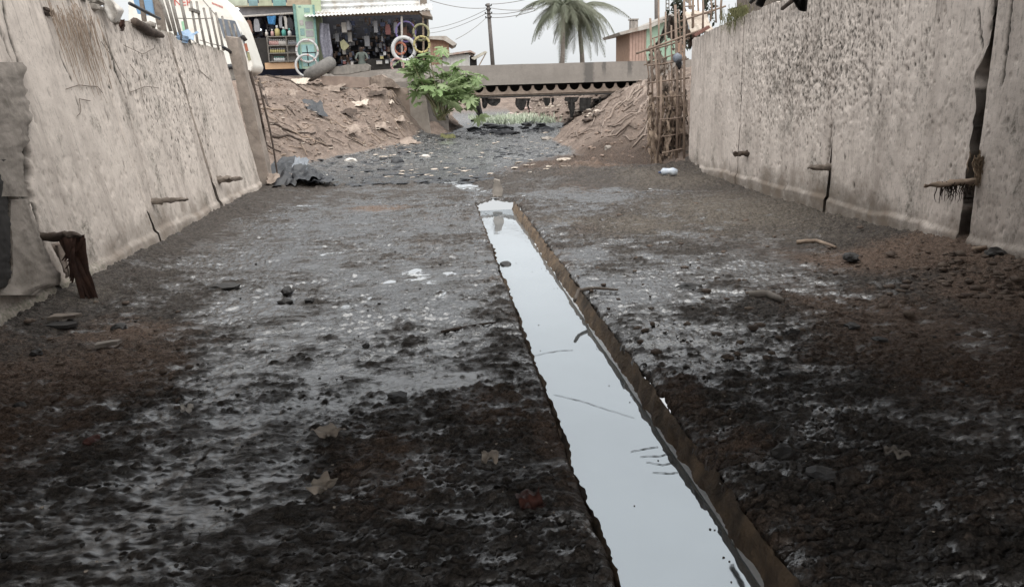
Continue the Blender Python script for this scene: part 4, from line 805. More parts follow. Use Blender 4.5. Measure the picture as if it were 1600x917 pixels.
hang('clear_bags', [(499, 36), (498, 60), (502, 80), (506, 94)], [(514, 38), (517, 62), (520, 82), (518, 96)], KY-.02, pm('smoky plastic', (0.24, 0.24, 0.28), (0.12, 0.12, 0.15), 14, .35, .4, 30, .01), 'string of smoky plastic bags hanging at the left side of the kiosk', 'bags', 8, .1, .08)
o = MB().prism([Py(a, b, KY+.2) for a, b in ((531, 66), (537, 62), (546, 72), (538, 80), (533, 76))], (0, .1, 0)).build('tilted_packet', cm('olive'), None); tag(o, 'tilted yellow green packet hung in the middle of the kiosk', 'packet')
for i, (px, py, c, w) in enumerate(((588, 96, 'pale', 9), (602, 95, 'white', 5), (609, 93, 'grey', 5), (594, 88, 'yellow', 5), (599, 82, 'white', 4), (548, 97, 'pale', 4), (536, 96, 'red', 4), (612, 98, 'pale', 7))):
    t = thing('carton', {'pale': 'pale', 'white': 'white', 'grey': 'grey', 'yellow': 'yellow', 'red': 'red'}[c] + (' carton low in the kiosk, counted %s from its left end' % ('fifth sixth eighth fourth third second first seventh'.split()[i])), 'carton', Py(px, py, KY+.4))
    pxbox(MB(), px, py, px+w, py+4.5, KY+.4, .2).build('box', cm(c), t); pxbox(MB(), px-.2, py-1.2, px+w+.2, py, KY+.39, .22).build('lid', cm('grey'), t)
# wheel hoops hung on the kiosk and on the green board
def hoop(px, py, rpx, Y, c, label, tb=.055, ry=1.0, spokes=False, tuft=False):
    cc = Py(px, py, Y); R = rpx/F*Y*1.02; t = thing('hoop', label, 'hoop', cc)
    mb = MB(); mb.torus(cc, R, tb, (random.uniform(-.15, .15), -1, random.uniform(-.1, .1)), 36, 8, .8); mb.build('rim', cm(c), t, True)
    if tuft:
        for k in range(14):
            q = 6.283*k/14; V, Fc = lump_v(cc + np.array([R*math.cos(q), -.03, R*math.sin(q)]), (.055, .04, .055), k + px, .5, True); mesh_obj('tuft', V, Fc, cm('white' if k % 3 else 'pink'), t, True)
    else:
        for k in range(8):
            q = 6.283*k/8 + .2; a = cc + np.array([(R-tb*.6)*math.cos(q), -.045, (R-tb*.6)*math.sin(q)]); b = cc + np.array([(R+tb*.6)*math.cos(q), -.045, (R+tb*.6)*math.sin(q)]); MB().tube([a, b], .018, 4).build('binding', cm('black' if c in ('white', 'yellow', 'olive') else 'grey'), t)
hoop(631, 77, 16, KY-.35, 'white', 'white wheel hoop hung on the white kiosk post', .085)
hoop(625, 76, 8, KY-.25, 'orange', 'small orange ring inside the white wheel hoop')
hoop(634, 50, 14, KY-.05, 'purple', 'thin purple hoop above the white wheel hoop', .04)
hoop(659, 70, 11, KY-.40, 'yellow', 'yellow hoop lowest on the right kiosk post', .05)
hoop(658, 51, 11, KY-.30, 'olive', 'olive hoop above the yellow one on the right kiosk post', .05)
hoop(621, 102, 9, KY-.45, 'pink', 'pale pink hoop half hidden behind the leafy plant', .045)
hoop(480, 80, 15, KY-.30, 'white', 'upper white tufted hoop in front of the green board', .05, tuft=True)
hoop(479, 103, 15, KY-.35, 'white', 'lower white tufted hoop standing on the bank in front of the green board', .05, tuft=True)
# person sitting in the kiosk, back bent, seen over the kerb stone
def person():
    base = Py(566, 104, KY-.2); V = [(0, 0, 0), (0, .02, .22), (.02, -.02, .42), (.02, -.06, .56), (.02, -.10, .64), (.02, -.13, .74), (-.17, -.05, .53), (-.25, -.16, .32), (-.12, -.32, .22), (.21, -.05, .53), (.28, -.16, .32), (.16, -.32, .22), (-.11, -.05, -.04), (-.15, -.42, -.02), (-.15, -.44, -.42), (.11, -.05, -.04), (.15, -.42, -.02), (.15, -.44, -.42), (.02, -.14, .82)]
    Ed = [(0, 1), (1, 2), (2, 3), (3, 4), (4, 5), (5, 18), (3, 6), (6, 7), (7, 8), (3, 9), (9, 10), (10, 11), (0, 12), (12, 13), (13, 14), (0, 15), (15, 16), (16, 17)]
    R = [.15, .15, .15, .11, .055, .10, .065, .05, .035, .065, .05, .035, .095, .07, .045, .095, .07, .045, .075]
    me = bpy.data.meshes.new('person'); me.from_pydata([tuple(np.array(v)) for v in V], Ed, []); o = bpy.data.objects.new('person', me); COL.objects.link(o); o.location = base
    md = o.modifiers.new('skin', 'SKIN'); 
    for i, v in enumerate(me.skin_vertices[0].data): v.radius = (R[i], R[i]*.85); v.use_root = (i == 0)
    o.modifiers.new('sub', 'SUBSURF').levels = 2; dg = bpy.context.evaluated_depsgraph_get(); me2 = bpy.data.meshes.new_from_object(o.evaluated_get(dg)); o.modifiers.clear(); o.data = me2
    me2.materials.clear(); sk = pm('dark skin', (0.055, 0.032, 0.022), None, 8, .6, 0); sh = pm('grey green shirt', (0.13, 0.15, 0.135), (0.09, 0.105, 0.095), 8, .9, .3); tr = cm('black')
    for m in (sk, sh, tr): me2.materials.append(m)
    for p in me2.polygons:
        c = p.center; p.material_index = 0 if c[2] > .60 or (c[1] < -.22 and c[2] > .15) else (1 if c[2] > .08 else 2); p.use_smooth = True
    tag(o, 'person in a grey green shirt sitting bent forward in the dark kiosk', 'person')
person()
MB_ = MB(); p = Py(566, 104, KY-.2); MB_.box((p[0]-.2, p[1]-.15, gz-.0), (p[0]+.2, p[1]+.2, p[2]-.12)); o = MB_.build('stool', M_DWOOD, None); tag(o, 'low wooden stool under the person in the kiosk', 'stool')
# ---- shop with shelves, left of the kiosk
SY = 37.6
sh = thing('shelf_shop', 'open shop with lit shelves and cream signboard left of the kiosk', 'shop', Py(420, 108, SY))
lx, rx = Py(352, 100, SY)[0]-1.2, Py(490, 60, SY)[0]; zt = Py(420, 18, SY)[2]
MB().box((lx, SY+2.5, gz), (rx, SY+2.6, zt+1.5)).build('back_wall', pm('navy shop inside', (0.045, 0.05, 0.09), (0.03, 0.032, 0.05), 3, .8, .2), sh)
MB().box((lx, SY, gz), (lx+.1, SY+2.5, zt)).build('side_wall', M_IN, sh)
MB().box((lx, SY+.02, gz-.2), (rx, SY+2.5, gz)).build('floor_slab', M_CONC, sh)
MB().box((lx, SY-.3, Py(420, 11, SY)[2]), (rx+.1, SY+2.6, Py(420, 11, SY)[2]+.12)).build('lintel', M_CREAM, sh)
for i, (a, b) in enumerate(((348, 386), (388, 402), (404, 424), (426, 446), (448, 486))): pxbox(MB(), a, -9, b, 9.5, SY-.32, .06).build('sign_panel', pm('sign panel %d' % i, [(0.46, 0.50, 0.40), (0.22, 0.34, 0.36), (0.40, 0.42, 0.30), (0.20, 0.36, 0.34), (0.44, 0.36, 0.26)][i], None, 5, .6, .1), sh)
pbox('shutter_box', pm('grey shutter', (0.30, 0.29, 0.30), None, 5, .7, .2), sh, 362, 12, 458, 24, SY+.1, .2)
A, B = Py(368, 27, SY-.05), Py(458, 21, SY-.05); MB().tube([A, B], .045, 6).build('hanging_rail', M_WHITE, sh)
pbox('dark_door_panel', M_DARK, sh, 392, 60, 420, 101, SY-.1, .06)  # solid dark panel painted as the unlit doorway
pbox('orange_base', pm('orange base wall', (0.52, 0.34, 0.20), (0.44, 0.29, 0.18), 4, .8, .2), sh, 414, 98, 466, 108, SY-.2, .4)
cb = thing('glass_cabinet', 'grey framed display cabinet with rows of small goods in the shelf shop', 'cabinet', Py(440, 98, SY-.3))
for x in (419, 449, 466): A, B = Py(x-2, 58, SY-.3), Py(x+2, 98, SY-.3); MB().tube([A, B], .03, 4).build('upright', M_STEEL, cb)
for y in (58, 72, 84, 97): A, B = Py(417 + (y-58)*.1, y, SY-.3), Py(466, y-.5, SY-.3); MB().box((A[0], SY-.3, A[2]-.02), (B[0], SY+.15, A[2]+.02)).build('shelf', M_STEEL, cb)
MB().box((Py(418, 58, SY)[0], SY+.16, Py(418, 97, SY)[2]), (Py(466, 58, SY)[0], SY+.2, Py(418, 58, SY)[2])).build('back_panel', pm('cabinet back', (0.40, 0.38, 0.36), (0.30, 0.28, 0.27), 6, .8, .2), cb)
def bottle(px, py, hpx, c, label, group):
    A = Py(px, py, SY-.1); h = hpx/F*SY; r = h*.24; t = thing('bottle', label, 'bottle', A, group); mb = MB(); mb.tube([A, A+np.array([0, 0, h*.6]), A+np.array([0, 0, h*.72])], [r, r, r*.5], 8); mb.build('body', cm(c), t, True)
    MB().tube([A+np.array([0, 0, h*.72]), A+np.array([0, 0, h])], r*.45, 8).build('cap', cm('white' if c != 'white' else 'teal'), t, True)
for k in range(9): bottle(423+k*2.9, 71.6, 9, 'pink' if k < 5 else 'pale', 'small pink bottle in the top row of the display cabinet' if k < 5 else 'small pale bottle in the top row of the display cabinet', 'cabinet bottles pink' if k < 5 else 'cabinet bottles pale')
for k in range(6): bottle(452+k*2.4, 71.2, 7, 'grey', 'small grey bottle in the right half of the display cabinet', 'cabinet bottles grey')
for k in range(7): bottle(424+k*3.4, 83.6, 7, 'yellow', 'small yellow bottle in the middle row of the display cabinet', 'cabinet bottles yellow')
for k in range(6): bottle(430+k*2.8, 96.4, 7, 'white', 'small white bottle in the bottom row of the display cabinet', 'cabinet bottles white')
for i, (px, hh, c) in enumerate(((417, 9, 'pale'), (426, 10, 'pink'), (434, 15, 'yellow'), (444, 13, 'teal'), (453, 11, 'white'))): bottle(px, 57.4, hh, c, 'tall %s container on top of the display cabinet' % c, None)
for i, (px, py, c) in enumerate(((381, 50, 'red'), (384, 68, 'teal'), (389, 82, 'olive'), (400, 66, 'grey'), (375, 36, 'pale'))): pack(px, py, .3, .34, SY+.1, c, '%s bag hanging in the dark left half of the shelf shop' % c, None)
o = hang('blue_cloth', [(417, 26), (420, 38)], [(431, 25), (429, 39)], SY-.08, cm('blue'), 'blue cloth bag hung from the white rail of the shelf shop', 'bag', 3, .08, .05); o.data.materials[0] = pm('sky blue cloth', (0.06, 0.22, 0.45), None, 6, .8, .2)
for i, (px, py) in enumerate(((439, 22), (444, 24), (400, 28), (388, 30), (452, 26))): pack(px, py+2, .25, .55, SY+.02, ('grey', 'pale', 'grey', 'brown', 'black')[i], ['grey', 'pale', 'dull grey', 'brown', 'black'][i] + ' bundle hung %s the white shop rail' % ('right of the blue bag on', 'second right of the blue bag on', 'left of the blue bag on', 'far left on', 'far right on')[i], None)
def lampbulb(px, py, Y, label):
    A = Py(px, py, Y); t = thing('lamp', label, 'lamp', A); mm, nt, b = nodes_of('lit lamp'); b.inputs['Emission Color'].default_value = (0.85, 0.92, 1, 1); b.inputs['Emission Strength'].default_value = 1.6; b.inputs['Base Color'].default_value = (.8, .8, .8, 1)
    mesh_obj('bulb', ICO_V*np.array((.10, .10, .06)) + A, ICO_F, mm, t, True); MB().tube([A+np.array([0, 0, .05]), A+np.array([0, 0, .12]), A+np.array([0, 0, .42])], [.09, .03, .012], 8).build('shade', cm('white'), t, True)
lampbulb(370, 15, SY-.2, 'lit white lamp under the cream signboard of the shelf shop'); lampbulb(405, 47, SY+.3, 'lit pendant lamp hanging in the dark doorway of the shelf shop')
# green notice board between the shops
gb = thing('notice_board', 'tall mint green board with faded posters between the two shops', 'board', Py(476, 105, KY-.1))
MB().prism([Py(a, b, KY-.1) for a, b in ((458, 8), (489, 8), (497, 108), (470, 108))], (0, .08, 0)).build('panel', M_GREEN, gb)
for a in (((457, 7), (461, 7), (472, 108), (468, 108)), ((488, 8), (491, 8), (499, 108), (496, 108))): MB().prism([Py(p, q, KY-.16) for p, q in a], (0, .07, 0)).build('frame_stile', pm('teal frame', (0.16, 0.30, 0.27), None, 6, .7, .2), gb)
for i, (a, b, c, d, col) in enumerate(((466, 10, 470, 12, 'teal'), (475, 13, 484, 20, 'teal'), (468, 32, 474, 40, 'pale'), (477, 34, 489, 46, 'grey'), (469, 45, 476, 56, 'teal'), (478, 48, 490, 58, 'grey'), (472, 60, 493, 66, 'pale'), (474, 84, 495, 104, 'blue'))): pxbox(MB(), a, b, c, d, KY-.115, .01).build('poster', pm('faded poster '+col, tuple(.55*v+.17 for v in COLS[col]), None, 20, .7, 0), gb)
for a, b, c, d in ((480, 72, 481.5, 104), (472, 82, 494, 83.5)): pxbox(MB(), a, b, c, d, KY-.135, .015).build('window_bar', cm('black'), gb)
pxbox(MB(), 472, 70, 492, 104, KY-.12, .008).build('window_pane', pm('teal pane', (0.24, 0.42, 0.42), (0.33, 0.50, 0.50), 5, .3, 0), gb)
MB().box((Py(486, 0, KY+.5)[0], KY+.5, gz), (Py(500, 0, KY+.5)[0], KY+.7, 6.4)).build('green_wall', pm('pale lime wall', (0.42, 0.47, 0.32), (0.36, 0.41, 0.28), 3, .8, .2), gb)
# ================================================================== WHITE MINIBUS
VY = 27.6
vb = thing('minibus', 'white minibus parked behind the steel pickets on the left street', 'minibus', Py(330, 118, VY))
prof = [(392, 112), (395, 104), (391, 92), (385, 74), (376, 48), (369, 31), (358, 14), (345, 0), (334, -9), (315, -15), (205, -22), (200, -10), (200, 118), (380, 118)]
M_VAN = pm('white van paint', (0.78, 0.765, 0.71), (0.72, 0.70, 0.65), 2, .35, 0, dirt=(0.62, 0.57, 0.50))
P = [Py(a, b, VY) for a, b in prof]; body = MB().prism(P, (0, 1.75, 0)).build('body', M_VAN, vb)
bv = body.modifiers.new('bevel', 'BEVEL'); bv.width = .06; bv.segments = 3; bv.limit_method = 'ANGLE'
M_GLASS = pm('van glass', (0.10, 0.115, 0.14), (0.16, 0.18, 0.21), 2, .1, 0, spec=.7)
MB().prism([Py(a, b, VY-.03) for a, b in ((341, 29), (367, 33), (373, 47), (379, 62), (350, 60), (346, 48))], (0, .03, 0)).build('front_window', M_GLASS, vb)
MB().prism([Py(a, b, VY-.03) for a, b in ((376, 49), (379, 56), (390, 92), (386, 90))], (0, .03, 0)).build('quarter_window', M_GLASS, vb)
for a, b in (((315, -2), (341, 29)), ((341, 29), (352, 118))): MB().tube([Py(*a, VY-.005), Py(*b, VY-.005)], .012, 4).build('door_seam', M_STEEL, vb)
MB().prism([Py(a, b, VY-.025) for a, b in ((283, 34), (291, 33), (296, 56), (287, 57))], (0, .02, 0)).build('green_decal', pm('green decal', (0.35, 0.62, 0.42), None, 5, .5, 0), vb)
MB().prism([Py(a, b, VY-.04) for a, b in ((381, 69), (385, 68), (388, 80), (384, 81))], (0, .05, 0)).build('indicator', cm('orange'), vb)
MB().prism([Py(a, b, VY-.04) for a, b in ((385, 82), (389, 82), (392, 94), (388, 95))], (0, .05, 0)).build('headlight', cm('olive'), vb)
for px in (240, 362): c = Py(px, 117, VY-.02); w = MB().torus(c + np.array([0, .02, 0]), .26, .09, (0, 1, 0), 24, 8).build('wheel', M_BLKPL, vb, True); MB().tube([c, c+np.array([0, .1, 0])], .2, 14).build('rim', M_STEEL, w)
V, Fc = text_mesh('NER', .30); A = Py(272, 9.5, VY-.012); V = np.stack([A[0]+V[:, 0]*1.02, A[1]+V[:, 2]*0 - V[:, 2], A[2]+V[:, 1]], 1); mesh_obj('lettering', V, Fc, pm('red letter', (0.60, 0.12, 0.09), None, 5, .6, 0), vb, False)
for i in range(8): pxbox(MB(), 331+i*2.2, 4+i*.9, 332.6+i*2.2, 7+i*.9, VY-.012, .01).build('faded_mark', pm('faded red mark', (0.62, 0.26, 0.22), None, 5, .6, 0), vb)
MB().tube([Py(374, 60, VY-.1), Py(380, 58, VY-.25), Py(384, 64, VY-.25)], [.03, .07, .07], 6).build('mirror', M_DARK, vb, True)
# blue board and rough posts left of the minibus
o = MB().prism([Py(a, b, 18.5) for a, b in ((202, -20), (234, -20), (240, 26), (215, 22))], (0, .1, 0)).build('blue_board', pm('blue board', (0.14, 0.27, 0.44), (0.20, 0.34, 0.50), 3, .6, .2), None); tag(o, 'blue painted board behind the rubble on the left wall top', 'board')
for i, (a, b, w) in enumerate((((240, -20), (256, 42), .09), ((218, -20), (224, 22), .05))): stick('rough_post', [Py(*b, 17.2) + np.array([0, 0, -.5]), Py(*a, 17.2)], [w, w*.9], M_WOOD, ('thick', 'thin')[i] + ' rough grey post beside the blue board', 'post')
# ================================================================== BACKGROUND HUTS
def planks(parent, x0, x1, z0, z1, Y, n, m):
    for i in range(n): a = x0+(x1-x0)*i/n; MB().box((a+.01, Y+random.uniform(0, .02), z0), (a+(x1-x0)/n-.01, Y+.05, z1)).build('plank', m, parent)
M_PLK = pm('brown plank', (0.34, 0.225, 0.16), (0.26, 0.17, 0.125), 5, .85, .3, 20, .01)
HY = 46.0; h1 = thing('plank_hut', 'brown plank hut with a tilted roof right of the kiosk', 'hut', Py(685, 100, HY))
A, B = Py(672, 62, HY), Py(703, 100, HY); planks(h1, A[0]-.4, B[0], 2.6, A[2], HY, 8, M_PLK); MB().box((A[0]-.4, HY+.06, 2.6), (B[0], HY+2.5, A[2]-.02)).build('wall', M_PLK, h1)
P = [Py(a, b, HY-.4) for a, b in ((664, 57), (697, 56.5), (714, 69), (708, 72), (693, 63), (664, 61))]; MB().prism(P, (0, 3.2, 0)).build('roof', M_ZINCO, h1)
HY = 43.0; h2 = thing('white_shack', 'low white shack with a rust edged roof and propped flap behind the bridge', 'hut', Py(712, 104, HY))
A, B = Py(691, 86, HY), Py(734, 104, HY); MB().box((A[0], HY, 2.6), (B[0], HY+2.6, A[2])).build('wall', pm('white board', (0.62, 0.61, 0.58), (0.53, 0.52, 0.49), 5, .8, .2), h2)
planks(h2, A[0], B[0], 2.6, A[2]-.03, HY-.05, 7, MATS['white board'])
MB().prism([Py(a, b, HY-.3) for a, b in ((685, 86), (735, 79), (743, 83), (743, 85), (735, 82), (686, 89))], (0, 3, 0)).build('roof', pm('rust roof', (0.33, 0.21, 0.17), (0.42, 0.39, 0.36), 3, .8, .3), h2)
MB().prism([Py(a, b, HY-.35) for a, b in ((736, 91), (758, 80), (762, 82), (741, 94))], (0, 1.2, 0)).build('propped_flap', pm('pale flap', (0.50, 0.47, 0.40), None, 4, .8, .2), h2)
MB().tube([Py(759, 84, HY-.3), Py(748, 104, HY-.3)], .03, 5).build('prop', M_BAMB, h2); pbox('dark_block', M_DARK, h2, 735, 88, 745, 104, HY+.05, .8)  # last box is a solid dark block standing in for a shaded opening
HY = 40.0; h3 = thing('tin_hut', 'pink brown and green hut with a dark sloping roof behind the right bank', 'hut', Py(1020, 95, HY))
A, B = Py(984, 55, HY), Py(1012, 95, HY); n = 6
for i in range(n): x = A[0]+(B[0]-A[0])*i/n; MB().box((x+.008, HY+random.uniform(0, .02), 2.5), (x+(B[0]-A[0])/n-.008, HY+.06, Py(998, 45, HY)[2])).build('plank', pm('pink plank', (0.42, 0.29, 0.24), (0.33, 0.225, 0.185), 4, .85, .3), h3)
MB().prism([(A[0], HY+.065, 2.5), (A[0]+2.8, HY+.065, 2.5), (A[0]+2.8, HY+.065, Py(1060, 22, HY)[2]), (A[0], HY+.065, Py(984, 48, HY)[2])], (0, 3, 0)).build('wall', M_PLK, h3)
C1 = Py(1010, 50, HY); MB().prism([(C1[0], HY-.02, 2.5), (C1[0]+1.6, HY-.02, 2.5), (C1[0]+1.6, HY-.02, Py(1055, 26, HY)[2]), (C1[0], HY-.02, Py(1010, 44, HY)[2])], (0, .05, 0)).build('green_panel', pm('green sheet', (0.24, 0.36, 0.27), (0.32, 0.42, 0.33), 3, .7, .2), h3)
MB().prism([Py(a, b, HY-.4) for a, b in ((967, 51), (1012, 39), (1060, 18), (1062, 24), (1014, 45), (970, 55))], (0, 4, 0)).build('roof', M_ZINCO, h3)
ch = pbox('chimney', M_CONC, h3, 986, 33, 997, 46, HY+.6, .4); pxbox(MB(), 985, 29.5, 998, 31.5, HY+.55, .5).build('chimney_cap', M_CONC, ch)
for x in (986.5, 990.8, 995): pxbox(MB(), x, 31.5, x+1.6, 33, HY+.6, .4).build('cap_leg', M_CONC, ch)
# ================================================================== POLES, WIRES, MAST
def pole(px0, py0, px1, py1, Y, r, label):
    A, B = Py(px0, py0, Y), Py(px1, py1, Y); A = A + (A-B)*.15; t = thing('utility_pole', label, 'pole', A); MB().tube([A, B], [r*1.2, r], 8).build('shaft', pm('pole timber', (0.10, 0.09, 0.085), (0.15, 0.135, 0.125), 6, .9, .3), t, True); return t
p1 = pole(770, 102, 762.5, 6, 50, .11, 'dark timber utility pole with wires standing behind the bridge')
for py, w in ((10, 4.2), (16, 3), (22, 5), (28.5, 4.2)):
    A, B = Py(763.3-w, py, 49.86), Py(763.3+w, py-.3, 49.86); MB().tube([A, B], .028, 5).build('crossarm', M_DARK, p1)
    for q in (A, B): MB().tube([q, q+np.array([0, 0, .10])], .04, 6).build('insulator', M_DARK, p1)
p2 = pole(1027, 60, 1026, -14, 44, .13, 'grey timber pole rising behind the tin hut')
def wire(a, b, Ya, Yb, sag, label):
    A, B = Py(*a, Ya), Py(*b, Yb); P = [A+(B-A)*t - np.array([0, 0, sag*4*t*(1-t)]) for t in np.linspace(0, 1, 20)]; o = MB().tube(P, .016, 4).build('overhead_wire', M_STEEL, None, True); tag(o, label, 'wire', 'wires on the utility pole')
for i, (a, b, Yb, s, l) in enumerate((((759, 13), (672, 1), 42, .15, 'dark overhead wire from the pole top to the kiosk roof'), ((759, 16), (672, 45), 70, .2, 'upper faint wire running from the pole down left'), ((759, 22), (672, 52), 70, .2, 'middle faint wire running from the pole down left'), ((759, 29), (712, 62), 46, .1, 'slack wire from the pole to the plank hut roof'), ((767, 13), (836, 14), 42, .1, 'dark wire from the pole top towards the palms'), ((767, 22), (832, 13), 40, .1, 'rising wire from the pole towards the upper palm fronds'), ((768, 28), (836, 17), 40, .1, 'lowest rising wire from the pole towards the palms'), ((767, 7), (820, 0), 46, .05, 'topmost wire leaving the pole to the right'))): wire(a, b, 49.85, Yb, s, l)
ms = thing('lattice_mast', 'faint thin lattice mast far behind the tin hut', 'mast', Py(1043, 40, 150))
for k, dx in enumerate((-2.6, 2.6)): MB().tube([Py(1043+dx, 40, 150), Py(1043+dx*.8, -14, 150)], .10, 4).build('leg', M_STEEL, ms)
for k in range(9): MB().tube([Py(1043-2.5, 38-k*6, 150), Py(1043+2.5, 35-k*6, 150)], .06, 4).build('brace', M_STEEL, ms); MB().tube([Py(1043+2.5, 38-k*6, 150), Py(1043-2.5, 35-k*6, 150)], .06, 4).build('brace', M_STEEL, ms)
# ================================================================== PALMS
def frond_mesh(seed, L):
    r = random.Random(seed); V = []; Fc = []; n = 30; sp = []; lift = r.uniform(.55, .75); dr = r.uniform(.9, 1.15)
    for i in range(n+1): t = i/n; sp.append(np.array([L*(t - .12*t**3), 0, L*(lift*t*.7 - dr*t*t)]))
    mb = MB(); mb.tube(sp, [.055*(1-.85*i/n)+.006 for i in range(n+1)], 4)
    for i in range(3, n+1):
        t = i/n; tang = unit(sp[min(i+1, n)]-sp[i-1]); ln = L*.27*math.sin(math.pi*min(1, .18+.80*t))**.7*r.uniform(.8, 1.1); w = .045
        for sgn in (-1, 1):
            for q in (0, .5):
                b = sp[i] - tang*q*L/n; d = unit(np.array([0, sgn, 0])*.75 + tang*.65 + np.array([0, 0, r.uniform(-.55, -.05)])); m1 = b+d*ln*.5; e = b+d*ln + np.array([0, 0, -.30*ln*r.uniform(.6, 1.4)]); k = tang*w
                mb.add([b-k*.5, b+k*.5, m1+k*.6, m1-k*.6, e], [(0, 1, 2, 3), (3, 2, 4)])
    me = bpy.data.meshes.new('frond'); me.from_pydata(mb.V, [], mb.F); me.materials.append(M_PALM); me.update(); return me
FM = [frond_mesh(i, L) for i, L in enumerate((3.6, 4.0, 3.3, 3.8, 3.5))]
def palm(base, top, Y, label, n, seed):
    r = random.Random(seed); A, B = Py(*base, Y), Py(*top, Y); A[2] = 2.7; t = thing('palm_tree', label, 'palm', A, 'coconut palms behind the bridge')
    MB().tube([A, A+(B-A)*.35+np.array([.05, 0, 0]), A+(B-A)*.7+np.array([.03, 0, 0]), B], [.22, .17, .15, .13], 9).build('trunk', M_TRUNK, t, True)
    for i in range(n):
        o = bpy.data.objects.new('frond', FM[i % 5]); COL.objects.link(o); o.parent = t; o.location = Vector(B - ORG[t.name]) + Vector((0, 0, r.uniform(-.1, .15)))
        up = r.choice((-.55, -.25, 0, .2, .45)); o.rotation_euler = (Matrix.Rotation(i*2.39996 + r.uniform(-.2, .2), 4, 'Z') @ Matrix.Rotation(up, 4, 'Y') @ Matrix.Rotation(r.uniform(-.3, .3), 4, 'X')).to_euler(); s = r.uniform(.76, 1.0); o.scale = (s, s, s)
palm((877, 96), (880, 14), 58, 'coconut palm with the straight trunk, left of the pair behind the bridge', 26, 5)
palm((911, 96), (903, 22), 60, 'coconut palm with the leaning trunk, right of the pair behind the bridge', 24, 8)
# ================================================================== rough edges on the masonry
for o in list(S.objects):
    n = o.name.split('.')[0]
    if n in ('end_pier', 'face_slab', 'concrete_slab', 'rubble_sack', 'kerb_stone', 'road_kerb', 'concrete_post'): roughen(o, 6, .045 if n in ('rubble_sack',) else .022, 5.0)
# ================================================================== STEEL GRID at the far end of the right wall
cg = thing('reinforcement_grid', 'rusty upright reinforcement bars tied into a grid at the right wall end', 'rebar grid', Py(1045, 262, 15.1))
VB = [((1016, 29), (1020, 205), 15.5, .022), ((1029, -6), (1036, 240), 15.6, .018), ((1040, 19), (1037, 150), 16.2, .018), ((1055, 8), (1057, 262), 15.1, .026), ((1060, 15), (1064, 120), 16.0, .017), ((1069, -8), (1069, 268), 14.95, .024), ((1083, -10), (1083, 60), 15.2, .026), ((1098, -8), (1098, 48), 15.0, .02), ((1071, -6), (1073, 60), 16.0, .055), ((1045, 110), (1048, 255), 15.8, .016), ((1026, 90), (1030, 225), 16.1, .016), ((1009, 85), (1012, 150), 15.7, .014), ((1110, -8), (1110, 34), 14.6, .016), ((1090, -8), (1093, 56), 15.6, .02), ((1118, -8), (1119, 36), 14.3, .015), ((1022, 60), (1026, 230), 15.2, .02), ((1049, 40), (1052, 240), 15.5, .016), ((1064, 60), (1061, 262), 15.3, .018), ((1033, 120), (1027, 250), 15.1, .022), ((1077, -8), (1075, 62), 15.8, .03), ((1128, -8), (1127, 32), 14.1, .02)]
for a, b, Y, r in VB:
    A, B = Py(*a, Y), Py(*b, Y); C3 = (A+B)/2 + np.array([random.uniform(-.05, .05), random.uniform(-.05, .05), 0]); MB().tube([B, C3, A], r, 6).build('upright_bar', pm('brown rusted bar', (0.27, 0.205, 0.16), (0.17, 0.125, 0.10), 10, .85, .3, 40, .004) if r < .05 else M_WOOD, cg, True)
for a, b, Y, r in (((994, 84), (1104, 44), 15.0, .022), ((1010, 80), (1078, 60), 15.5, .018), ((1012, 103), (1076, 92), 15.3, .014), ((1012, 130), (1077, 122), 15.2, .016), ((1020, 152), (1074, 150), 15.1, .013), ((1030, 187), (1072, 183), 15.0, .013), ((1018, 215), (1072, 207), 15.2, .014), ((1034, 240), (1070, 232), 15.0, .014), ((1068, 11), (1086, 10), 15.2, .014), ((1062, 34), (1134, 10), 15.1, .018), ((1080, 24), (1112, 20), 15.4, .013), ((1016, 62), (1074, 40), 15.6, .014), ((1016, 168), (1072, 165), 15.3, .012), ((1006, 102), (1070, 80), 16.0, .014)):
    A, B = Py(*a, Y), Py(*b, Y); MB().tube([A, (A+B)/2 + np.array([0, 0, random.uniform(-.03, .01)]), B], r, 5).build('cross_bar', MATS['brown rusted bar'], cg, True)
def ragtangle(name, n, fx, fy, Y, m, label, L=(.15, .5), w=(.02, .06)):
    mb = MB()
    for i in range(n):
        p = Py(random.uniform(*fx), random.uniform(*fy), Y + random.uniform(-.25, .7)); l = random.uniform(*L); ww = random.uniform(*w); s = random.random()*50; dx = random.gauss(0, .25); G = []
        for k in range(7):
            t = k/6; q = p + np.array([dx*l*t + .05*mnoise.noise(Vector((t*3, s, 1))), .08*mnoise.noise(Vector((t*3, s, 5))), -l*t]); e = ww*(1-.5*t)*(1+.5*mnoise.noise(Vector((t*4, s, 9)))); tw = s + t*2.0
            d = np.array([math.cos(tw)*e, math.sin(tw)*e, .2*e]); G.append([q-d, q+d*.2+np.array([0, -.5*e, 0]), q+d])
        mb.grid(np.array(G))
    o = mb.build(name, m, None, True); tag(o, label, None, None, 'stuff'); return o
ragtangle('tangled_rags', 190, (1014, 1070), (140, 245), 15.4, M_BAMB, 'pale muddy rags tangled in the reinforcement grid')
ragtangle('tangled_rags', 70, (1014, 1070), (60, 160), 15.8, M_RAGS, 'paler rags caught high in the reinforcement grid', (.1, .4))
ragtangle('tangled_rags', 70, (1020, 1074), (130, 255), 15.7, M_DWOOD, 'dark rotten scraps tangled in the reinforcement grid', (.15, .45))
hang('cloth', [(1016, 78), (1018, 72), (1030, 62), (1038, 40)], [(1020, 84), (1030, 74), (1042, 60), (1046, 26)], 16.4, pm('dark green cloth', (0.055, 0.06, 0.045), (0.09, 0.085, 0.07), 7, .9, .5), 'dark green cloth draped over the top of the reinforcement grid', 'cloth', 4, .03, .1)
